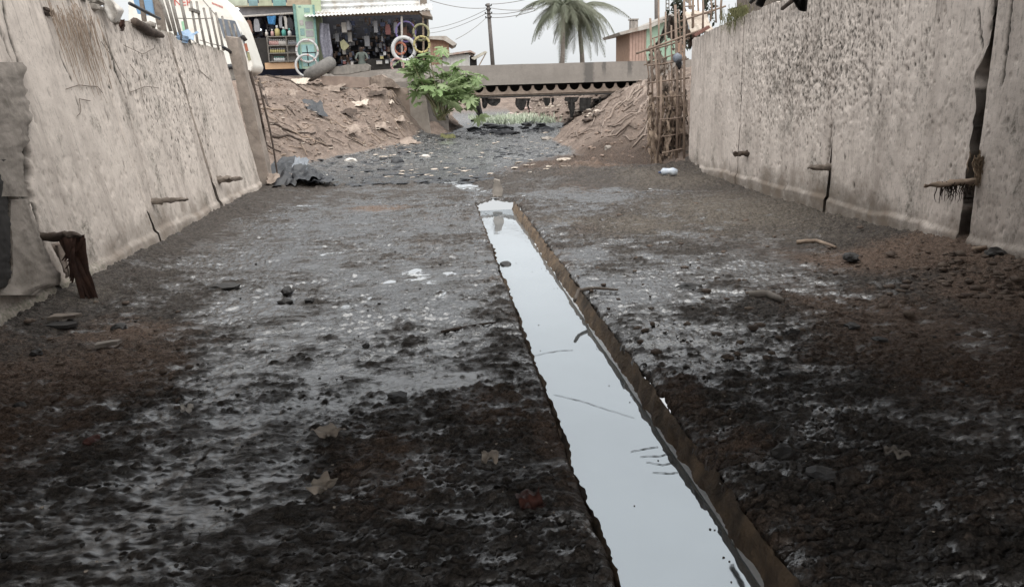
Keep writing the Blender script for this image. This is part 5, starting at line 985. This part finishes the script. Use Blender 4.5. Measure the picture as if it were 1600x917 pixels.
hang('cloth', [(1043, 24), (1043, 40), (1044, 60)], [(1051, 26), (1052, 42), (1054, 62)], 16.6, M_DWOOD, 'dark hanging cloth peak behind the reinforcement grid', 'cloth', 7, .03, .08)
lump('plastic_bag', Py(1058, 90, 15.0), (.09, .07, .09), 5, pm('grey blue plastic', (0.22, 0.25, 0.30), None, 6, .5, .3), 'grey blue plastic bag knotted in the reinforcement grid', 'bag', smooth=True)
lump('plastic_bag', Py(1061, 100, 15.1), (.06, .06, .12), 8, M_BLKPL, 'black plastic scrap under the grey blue bag in the grid', 'bag', smooth=True)
mb = MB()
for i in range(60):
    p = Py(random.uniform(1018, 1074), random.uniform(190, 258), 15.6 + random.uniform(-.2, .8)); V, Fc = lump_v(p, np.array((.09, .08, .07))*random.uniform(.5, 1.6), i, .6, True); mb.add(V, Fc)
o = mb.build('earth_lumps', pm('grid earth', (0.20, 0.155, 0.125), (0.11, 0.085, 0.07), 8, .95, .7, 25, .02), None); tag(o, 'earth lumps and rotted litter packed behind the reinforcement grid', None, None, 'stuff')
# dark shrub, boards and scrap above the right wall
def shrub(c, rad, n, label, m=M_BUSH, leaf=.07):
    t = thing('shrub', label, 'shrub', c); c = np.array(c); mb = MB()
    for i in range(n):
        d = unit(rng.normal(size=3)); q = c + d*np.array(rad)*rng.random()**.4*(1+.4*mnoise.noise(Vector(d*2.2))) + np.array([0, 0, rad[2]]); a = unit(rng.normal(size=3)); b = unit(np.cross(a, rng.normal(size=3))); s = leaf*rng.uniform(.6, 1.5); mb.add([q-a*s, q+b*s*.45, q+a*s, q-b*s*.45], [(0, 1, 2, 3)])
    mb.build('foliage', m, t)
    for k in range(6): e = c + np.array([rng.normal()*rad[0]*.5, rng.normal()*rad[1]*.5, rad[2]*1.5]); MB().tube([c, (c+e)/2+np.array([.05, 0, 0]), e], [.04, .025, .01], 5).build('branch', M_DWOOD, t, True)
p = Py(1078, 50, 18.5); shrub((p[0], 18.5, 2.5), (.55, .5, .75), 900, 'dark leafy shrub behind the reinforcement grid')
p = Py(1215, -12, 14.5); shrub((p[0], 14.5, 2.7), (.6, .5, .4), 500, 'small dark shrub just above the middle of the right wall top')
bf = thing('board_fence', 'grey brown boards standing on the street above the right wall', 'fence', (5.4, 13.4, 2.4))
for i in range(12):
    y = 13.9 - i*.24; MB().box((5.36+random.uniform(0, .03), y-.10, 2.40), (5.40+random.uniform(0, .03), y+.10, 3.7+random.uniform(-.1, .1))).build('board', M_WOOD, bf)
sheet('scrap_sheet', Py(1092, 38, 15.3), .45, .5, 3, M_PAPER, 'pale scrap sheet leaning on the bars above the right wall end', 'sheet', amp=.08, tilt=.9)
sheet('scrap_sheet', Py(1086, 22, 15.8), .4, .45, 6, M_CLEARP, 'whitish plastic sheet caught behind the bars above the right wall', 'sheet', amp=.1, tilt=1.2)
o = MB().prism([Py(a, b, 14.9) for a, b in ((1085, 54), (1108, 40), (1110, 44), (1087, 58))], (0, .15, 0)).build('red_plank', pm('red brown plank', (0.20, 0.10, 0.08), None, 8, .8, .3), None); tag(o, 'red brown plank lying on the far corner of the right wall', 'plank')
# ================================================================== PLACING THINGS ON THE EARTH
_ty = np.concatenate([np.arange(14.5, 45, .06), np.arange(45, 70, .5)])
def PT(px, py):        # where the line of sight meets the earth beyond the canal
    d = ray(px, py); P = CAM[None] + d[None]*(_ty/d[1])[:, None]; h = thv(P[:, 0], P[:, 1]); k = np.where(P[:, 2] <= np.maximum(h, 0))[0]
    i = k[0] if len(k) else len(_ty)-1; q = P[i].copy(); q[2] = max(h[i], -.004); return q
def PF(px, py):        # on the canal floor
    q = Pz(px, py); q[0] = min(max(q[0], LX+.06), RX-.06); z = float(floor_h(np.array([q[0]]), np.array([q[1]]))[0]); q = Pz(px, py, z); return q
def px2m(q, n): return n/F*math.hypot(q[1], q[2]-EYE)
def root_on(pts, r, m, name, label, cat, lift=.03):
    Q = [PT(*p) for p in pts]; R_ = []
    for a, b in zip(Q, Q[1:]):
        for k in range(6):
            q = a+(b-a)*k/6; q[2] = max(th(q[0], q[1]), a[2]+(b[2]-a[2])*k/6 - .15) + lift; q[0] += .06*mnoise.noise(Vector((q[1]*2, q[0]*2, 3))); R_.append(q)
    rr = np.interp(np.linspace(0, 1, len(R_)), np.linspace(0, 1, len(r)), r); o = MB().tube(R_, rr*np.array([1+.3*mnoise.noise(Vector((i*.6, 1, 4))) for i in range(len(R_))]), 7).build(name, m, None, True); tag(o, label, cat); return o
M_ROOT = pm('dusty root', (0.28, 0.225, 0.19), (0.16, 0.125, 0.105), 8, .95, .6, 30, .01)
RT = [[(1010, 128), (985, 150), (960, 172), (942, 195), (938, 222)], [(1006, 120), (975, 145), (950, 162), (930, 180), (922, 205)], [(1012, 140), (990, 165), (970, 180)], [(1000, 118), (972, 138), (950, 150)], [(1014, 150), (1000, 175), (985, 195), (960, 215)], [(1004, 114), (990, 130), (980, 150)]]
for i, p in enumerate(RT): root_on(p, [.06, .05, .035, .015], M_ROOT, 'bank_root', ('long dusty root running down the right bank to the mud', 'second long root beside the longest on the right bank', 'short thick root high on the right bank', 'upper root along the crest of the right bank', 'lowest root next to the reinforcement grid', 'short root near the bridge end on the right bank')[i], 'root')
for i in range(7):
    a = (random.uniform(985, 1012), random.uniform(116, 140)); b = (a[0]-random.uniform(25, 60), a[1]+random.uniform(20, 50)); m = ((a[0]+b[0])/2 + 4, (a[1]+b[1])/2); root_on([a, m, b], [.035, .03, .015], M_RAGS, 'bank_root', 'thin pale root or rag strip trailing down the right bank', 'root')['group'] = 'thin strips on the right bank'
for i, p in enumerate(([(395, 108), (430, 122), (470, 138), (505, 148)], [(398, 120), (415, 150), (420, 175)], [(425, 215), (470, 222), (530, 232)], [(420, 195), (460, 210), (500, 214)], [(412, 172), (430, 173), (448, 171)])): root_on(p, [.035, .03, .02], M_DWOOD if i != 4 else M_BAMB, 'bank_stick', ('long dark pole lying down the left bank from the minibus', 'short dark stick near the post on the left bank', 'thin stick low on the left bank', 'bent stick above the black heap on the left bank', 'pale short stick poking from the left bank beside the post')[i], 'stick')
# litter on the left bank, piece by piece where it can be told apart
LB = [(492, 172, 26, 30, 'black', 'dark bundled cloth lying in the middle of the left bank'), (545, 205, 40, 14, 'rag', 'pale torn sacking low on the left bank'), (590, 200, 30, 12, 'rag', 'pale rag fold below the wing wall'), (515, 140, 40, 16, 'rag', 'big dusty sack lying below the broken slab'), (470, 130, 24, 10, 'paper', 'pale paper scrap near the top of the left bank'), (560, 165, 26, 8, 'paper', 'white strips of paper on the upper left bank'), (505, 118, 18, 7, 'paper', 'small white scraps beside the broken slab'), (610, 165, 10, 6, 'paper', 'small white scrap near the wing wall'), (640, 225, 30, 10, 'rag', 'pale sacking at the foot of the wing wall'), (620, 190, 24, 12, 'rag', 'folded rag on the bank left of the pier'), (540, 180, 30, 10, 'dark', 'dark torn patch of cloth under the dusty sack'), (455, 150, 14, 16, 'clear', 'pale plastic scrap near the post on the left bank'), (415, 150, 9, 14, 'clear', 'grey plastic bag at the edge of the left bank'), (590, 150, 26, 9, 'dark', 'dark scrap left of the wing wall top'), (700, 216, 22, 5, 'weed', 'yellow green weed patch at the foot of the pier')]
MM = {'black': M_BLKPL, 'rag': M_RAGS, 'paper': M_PAPER, 'dark': M_DWOOD, 'clear': M_RAGS, 'weed': M_MOSS}
for i, (a, b, w, h, k, l) in enumerate(LB):
    q = PT(a, b); ww = px2m(q, w); o = sheet('litter_scrap', q + np.array([0, 0, .03]), ww, max(.3, px2m(q, h)*1.6), i+1, MM[k], l, 'litter', amp=.09, n=12, tilt=.45, ang=random.uniform(-.3, .3))
def scatter(name, m, n, label, fx, fy, size, flat=.5, lift=.0, fn=PT, amp=.5, kind='stuff', zmax=9):
    mb = MB()
    for i in range(n):
        q = fn(random.uniform(*fx), random.uniform(*fy))
        if q[2] > zmax: continue
        s = size*random.uniform(.35, 1.5)*random.choice((.6, 1, 1)); V, Fc = lump_v(q + np.array([0, 0, lift]), (s*random.uniform(.7, 1.6), s*random.uniform(.7, 1.6), s*flat), i*1.37, amp, True); mb.add(V, Fc)
    o = mb.build(name, m, None); tag(o, label, None, None, kind); return o
scatter('bank_clods', pm('earth clod', (0.27, 0.205, 0.165), (0.17, 0.125, 0.10), 8, .95, .6, 25, .02), 420, 'small earth clods on the left bank', (402, 640), (112, 240), .045)
scatter('bank_clods', MATS['earth clod'], 160, 'small earth clods on the right bank', (870, 1012), (130, 250), .045)
scatter('bank_scraps', M_PAPER, 150, 'small pale scraps of litter over the left bank', (402, 640), (112, 235), .05, .15, .01)
scatter('bank_scraps', pm('brown scrap', (0.15, 0.115, 0.09), None, 8, .9, .4), 90, 'small dark scraps of litter over the left bank', (402, 640), (115, 240), .05, .2, .01)
# litter lying in the creek
scatter('creek_litter', M_BLKPL, 640, 'black sodden litter lying all over the creek bed', (430, 880), (200, 318), .10, .26, .0, zmax=.06)
scatter('creek_litter', M_STONE, 170, 'dark stones and clods breaking the creek water', (480, 900), (195, 300), .07, .30, -.01, zmax=.06)
scatter('creek_litter', M_GSTONE, 200, 'grey scraps scattered through the creek bed', (540, 880), (198, 295), .06, .15, .0, zmax=.06)
scatter('creek_litter', M_PAPER, 110, 'pale scraps scattered through the creek bed', (560, 900), (182, 280), .06, .2, .01)
scatter('creek_litter', pm('pinkish litter', (0.46, 0.32, 0.29), (0.5, 0.46, 0.42), 3, .8, .3), 70, 'pinkish heap of litter on the bank beyond the bridge', (775, 830), (158, 190), .16, .5, .02)
CI = [(620, 254, 12, 8, M_BLKPL, 'round black lump standing out in the middle of the creek'), (665, 246, 9, 4, M_WHITE, 'white slab of foam at the left edge of the creek'), (548, 252, 11, 5, M_WHITE, 'crumpled whitish bag at the foot of the left bank'), (790, 202, 12, 5, M_BLKPL, 'wide black bag in the creek under the bridge'), (845, 207, 9, 5, M_BLKPL, 'black lump near the right bank under the bridge'), (830, 206, 7, 4, M_BLKPL, 'small black lump beside the right bank under the bridge'), (855, 217, 10, 3, M_GSTONE, 'pale flat stone at the right edge of the creek'), (950, 232, 6, 5, M_GSTONE, 'pale rounded stone on the mud below the right bank'), (880, 250, 14, 3, M_PAPER, 'brownish flat scrap on the mud right of the creek'), (760, 280, 0, 0, None, '')]
for i, (a, b, w, h, m, l) in enumerate(CI):
    if m is None: continue
    q = PT(a, b); lump('creek_object', q, (px2m(q, w), px2m(q, w)*.8, px2m(q, h)), i+3, m, l, 'litter', smooth=m is M_BLKPL)
# black plastic sheets over the heap by the left wall end
for i, (a, b, w, l_, t, l) in enumerate(((440, 270, 40, .9, .3, 'shiny black plastic sheet folded on top of the heap by the left wall'), (480, 280, 40, .8, .1, 'black plastic sheet in the middle of the heap by the left wall'), (455, 296, 36, .7, .35, 'black bin bag at the foot of the heap by the left wall'), (500, 296, 40, .6, .05, 'flat black plastic at the creek side of the heap'), (470, 266, 22, .5, .5, 'grey sheet standing up on the black heap'))):
    q = PT(a, b); sheet('plastic_sheet', q + np.array([0, 0, .05]), px2m(q, w), l_, i+21, M_BLKPL if i < 4 else pm('grey wet plastic', (0.22, 0.24, 0.27), None, 5, .3, .3), l, 'plastic', amp=.11, n=16, tilt=t, ang=random.uniform(-.5, .5))
q = PT(440, 303); sheet('sacking', q + np.array([0, 0, .03]), .5, .4, 31, M_RAGS, 'brown sacking at the foot of the post by the black heap', 'sacking', amp=.12, tilt=.5)
stick('white_straw', [PT(508, 309) + np.array([0, 0, .0]), PT(508, 309) + np.array([.06, .1, .16])], [.012, .01], M_WHITE, 'thin white straw poking up in front of the black heap', 'straw')
# ---- things on the canal floor
def fstone(a, b, w, h, label, m=M_STONE, seed=1, cat='stone', name='stone', amp=.5): q = PF(a, b); s = px2m(q, w); return lump(name, q + np.array([0, 0, px2m(q, h)*.35]), (s, s*.85, px2m(q, h)), seed, m, label, cat, amp=amp)
FS = [(449, 457, 11, 7, 'upper black stone of the three in the wet left floor'), (446, 474, 12, 6, 'lower black stone of the three in the wet left floor'), (483, 472, 8, 5, 'rightmost black stone of the three in the wet left floor'), (622, 624, 17, 8, 'flat black stone alone on the left floor beside the channel'), (1225, 712, 20, 13, 'largest black clod on the right floor near the camera'), (1228, 588, 13, 7, 'black clod in the middle of the right floor'), (1239, 521, 11, 7, 'round black stone left of the flat one on the right floor'), (1331, 512, 13, 6, 'flat black stone on the brown right floor'), (1080, 450, 18, 6, 'wide black clod on the right floor near the twig'), (188, 514, 13, 7, 'dark stone beside the slates at the left wall foot'), (30, 636, 11, 5, 'dark stone at the left edge on the brown mud'), (58, 553, 8, 6, 'small dark stone on the brown mud by the left wall'), (1288, 742, 26, 6, 'long flat black slab right of the largest clod'), (572, 541, 6, 4, 'small black stone alone in the wet left floor'), (1375, 531, 12, 4, 'thin flat stone right of the flat black stone'), (350, 450, 26, 5, 'low black mud hump on the far left floor'), (1330, 405, 14, 8, 'reddish clod near the right wall foot'), (1555, 398, 20, 9, 'dark clod under the black slot of the right wall'), (1150, 640, 9, 5, 'small clod on the right floor above the brown heap'), (1258, 610, 7, 5, 'little black stone below the middle clod')]
for i, (a, b, w, h, l) in enumerate(FS): fstone(a, b, w, h, l, M_STONE, i*1.9+.5)
fstone(145, 690, 13, 7, 'dark reddish lump on the left floor near the camera', M_RED, 4.4)
q = PF(776, 306); P = [q + np.array([x, 0, z]) for x, z in ((-.07, -.05), (.10, -.05), (.10, .10), (.07, .24), (-.02, .26), (-.05, .12))]; o = MB().prism(P, (0, .10, 0)).build('upright_stone', M_GSTONE, None); roughen(o, 3, .02, 9); tag(o, 'grey upright stone standing at the far head of the channel', 'stone')
q = Pz(790, 413, WZ); lump('mud_lump', q, (.10, .06, .03), 3.3, M_STONE, 'small mud lump breaking the channel water surface', 'mud')
q = Pz(765, 300, .0); 
FP = [(515, 683, 22, .11, M_PAPER, 'flat dirty paper scrap on the left floor'), (506, 768, 17, .12, M_PAPER, 'crumpled pale scrap nearest the camera on the left floor'), (766, 724, 13, .09, M_PAPER, 'small torn paper beside the left edge of the channel'), (828, 792, 20, .12, M_RED, 'curled red brown leaf near the channel left edge'), (293, 647, 8, .05, M_WHITE, 'tiny white chip on the left floor'), (1397, 716, 18, .08, M_GSTONE, 'faint grey scrap on the right floor near the camera'), (375, 543, 0, 0, None, '')]
for i, (a, b, w, l_, m, l) in enumerate(FP):
    if m is None: continue
    q = PF(a, b); sheet('scrap', q + np.array([0, 0, .012]), px2m(q, w)*1.9, l_, i+41, m, l, 'scrap', amp=.035, n=9, ang=random.uniform(-.8, .8))
def slate(a, b, w, dpt, ang, label, m=M_STONE):
    q = PF(a, b); s = px2m(q, w); c, sn = math.cos(ang), math.sin(ang); pts = [(-s, -dpt), (s*.7, -dpt*.8), (s, dpt*.2), (s*.4, dpt), (-s*.8, dpt*.7)]; P = [q + np.array([x*c-y*sn, x*sn+y*c, .02]) for x, y in pts]; o = MB().prism(P, (0, 0, .025)).build('slate', m, None); roughen(o, 3, .008, 12); tag(o, label, 'slate')
slate(104, 500, 22, .06, .1, 'brown splinter of board by the left wall foot', M_WOOD); slate(100, 514, 22, .07, -.2, 'dark slate below the board splinter by the left wall', M_STONE); slate(171, 543, 18, .04, .3, 'grey slate lying on the brown mud by the left wall', M_GSTONE)
def fstick(pts, r, m, label): Q = [PF(*p) + np.array([0, 0, r*.8]) for p in pts]; stick('stick', Q, [r, r*1.1, r*.6], m, label, 'stick')
fstick([(1245, 381), (1275, 379), (1306, 389)], .022, M_BAMB, 'pale curved stick on the right floor towards the wall'); fstick([(1170, 465), (1200, 464), (1224, 474)], .03, M_GSTONE, 'pale bow shaped stick in the middle of the right floor')
fstick([(898, 472), (904, 456), (930, 452), (966, 455)], .014, M_WOOD, 'thin twig hooked over the channel right edge'); fstick([(1520, 392), (1560, 388), (1600, 398)], .02, M_BAMB, 'pale stick along the foot of the right wall at the photo edge'); fstick([(690, 520), (730, 512), (775, 505)], .010, M_DWOOD, 'thin dark twig on the wet left floor near the channel')
q = Pz(1040, 278, .06); t = thing('plastic_bottle', 'crushed pale blue plastic bottle lying at the foot of the reinforcement grid', 'bottle', q)
c = Py(1046, 272, q[1]); MB().tube([c + np.array([.13, 0, .02]), c + np.array([.05, 0, .04]), c + np.array([0, .02, .05]), c + np.array([-.10, .03, .04]), c + np.array([-.15, .03, .03])], [.06, .075, .05, .07, .03], 9).build('body', M_CLEARP, t, True); MB().tube([c + np.array([-.15, .03, .03]), c + np.array([-.19, .03, .03])], .022, 7).build('cap', cm('blue'), t, True)
# loose mud crumbs over the floor
def crumbs(n, fx, fy, size, m, label):
    mb = MB()
    for i in range(n):
        a, b = random.uniform(*fx), fy[0] + (fy[1]-fy[0])*random.random()**.8; q = PF(a, b)
        if (CL-.03 < q[0] < CR0+.03 and q[1] < 12) or q[0] < LX+.05 or q[0] > RX-.05: continue
        s = size*random.choice((.5, .7, 1, 1.5))*random.uniform(.6, 1.2); V, Fc = lump_v(q + np.array([0, 0, s*.2]), (s*1.2, s, s*.55), i*.77, .55, True); mb.add(V, Fc)
    o = mb.build('mud_crumbs', m, None, True); tag(o, label, None, None, 'stuff')
crumbs(800, (0, 1600), (330, 917), .009, pm('mud crumb', (0.055, 0.05, 0.046), (0.03, 0.027, 0.026), 10, .7, .5, 60, .006), 'small dark mud crumbs strewn over the canal floor')
crumbs(260, (900, 1600), (300, 560), .022, pm('brown crumb', (0.15, 0.115, 0.09), (0.08, 0.06, 0.05), 10, .85, .5, 60, .006), 'brown mud crumbs on the right canal floor')
crumbs(110, (1380, 1600), (395, 470), .03, MATS['brown crumb'], 'larger brown rubble crumbs under the right wall')
crumbs(200, (0, 1600), (480, 917), .005, M_PAPER, 'tiny pale specks of grit on the canal floor')
crumbs(160, (0, 300), (470, 640), .016, MATS['brown crumb'], 'brown crumbs at the foot of the left wall')
# ---- green growth in the bed beyond the bridge
mb = MB()
for i in range(1500):
    x, y = random.uniform(2.2, 6.6), random.uniform(41, 56); z = th(x, y); L = random.uniform(.12, .4); a = random.uniform(0, 6.28); d = np.array([math.cos(a), math.sin(a), 0])*.035; t = np.array([random.gauss(0, .1), random.gauss(0, .1), L]); p = np.array([x, y, max(z, -.02)]); mb.add([p-d, p+d, p+t], [(0, 1, 2)])
o = mb.build('water_grass', pm('pale water grass', (0.38, 0.46, 0.33), (0.52, 0.56, 0.46), 2, .8, 0), None); tag(o, 'pale green grass growing in the creek beyond the bridge', None, None, 'stuff')
scatter('creek_litter', M_BLKPL, 60, 'black litter heaped in the creek below the far bridge', (740, 860), (190, 212), .26, .4, .02)

# ---- indistinct stock filling the dark shops
for x0_, x1_, y0_, y1_, n_, lab, Yb in ((520, 650, 28, 104, 330, 'dim jumble of small stock filling the dark kiosk', KY+1.7), (364, 416, 26, 100, 150, 'dim jumble of small stock in the left half of the shelf shop', SY+1.9), (416, 458, 24, 58, 70, 'dim jumble of stock above the display cabinet', SY+1.6)):
    t = thing('stock_clutter', lab, 'merchandise', Py((x0_+x1_)/2, 104, Yb))
    for mi, m_ in enumerate((cm('black'), pm('dim grey stock', (0.10, 0.10, 0.11), (0.18, 0.175, 0.18), 9, .6, 0), pm('dim brown stock', (0.12, 0.075, 0.06), (0.18, 0.13, 0.10), 9, .7, 0), pm('dim blue stock', (0.05, 0.065, 0.11), (0.11, 0.12, 0.16), 9, .6, 0))):
        mb = MB()
        for i in range(n_//4):
            a, b = random.uniform(x0_, x1_), random.uniform(y0_, y1_); w, h = random.uniform(1.5, 6), random.uniform(2, 8); pxbox(mb, a, b, a+w, b+h, Yb + random.uniform(-.5, .5), random.uniform(.08, .25))
        o = mb.build('stock', m_, t); o['kind'] = 'stuff'
# ---- twigs, roots and strips littering the banks, specks on the water
def twigs(name, n, fx, fy, m, label, L=(.15, .6), r=.012):
    mb = MB()
    for i in range(n):
        q = PT(random.uniform(*fx), random.uniform(*fy))
        if q[2] < .12: continue
        a = random.uniform(0, 6.28); l = random.uniform(*L); P = []
        for k in range(5):
            t = (k/4-.5)*l; x, y = q[0]+math.cos(a)*t, q[1]+math.sin(a)*t; P.append((x + .03*mnoise.noise(Vector((i, k, 1))), y, th(x, y) + .02 + .03*random.random()))
        mb.tube(P, r*random.uniform(.5, 1.4), 4)
    o = mb.build(name, m, None, True); tag(o, label, None, None, 'stuff')
twigs('bank_twigs', 90, (402, 640), (112, 245), M_DWOOD, 'dark twigs and strips littering the left bank')
twigs('bank_twigs', 70, (402, 640), (112, 245), M_BAMB, 'pale twigs and strips littering the left bank')
twigs('bank_twigs', 34, (900, 1014), (118, 225), M_ROOT, 'dry roots and strips littering the right bank', (.3, 1.1), .018)
twigs('bank_twigs', 25, (890, 1014), (118, 245), M_DWOOD, 'dark twigs littering the right bank')
mb = MB()
for i in range(36):
    y = random.uniform(2.2, 11.5); x = random.choice((random.uniform(.58, 1.05), random.gauss(1.02, .03))); V, Fc = lump_v((x, y, WZ+.002), (random.uniform(.002, .007), random.uniform(.002, .006), .002), i, .5, True); mb.add(V, Fc)
o = mb.build('floating_specks', M_DWOOD, None); tag(o, 'tiny dark specks floating on the channel water', None, None, 'stuff')

scatter('far_litter', M_PAPER, 110, 'pale litter strewn over the bank seen under the far bridge', (776, 935), (152, 184), .10, .4, .02)
scatter('far_litter', M_DWOOD, 130, 'dark litter strewn over the bank seen under the far bridge', (740, 935), (150, 190), .14, .45, .02)
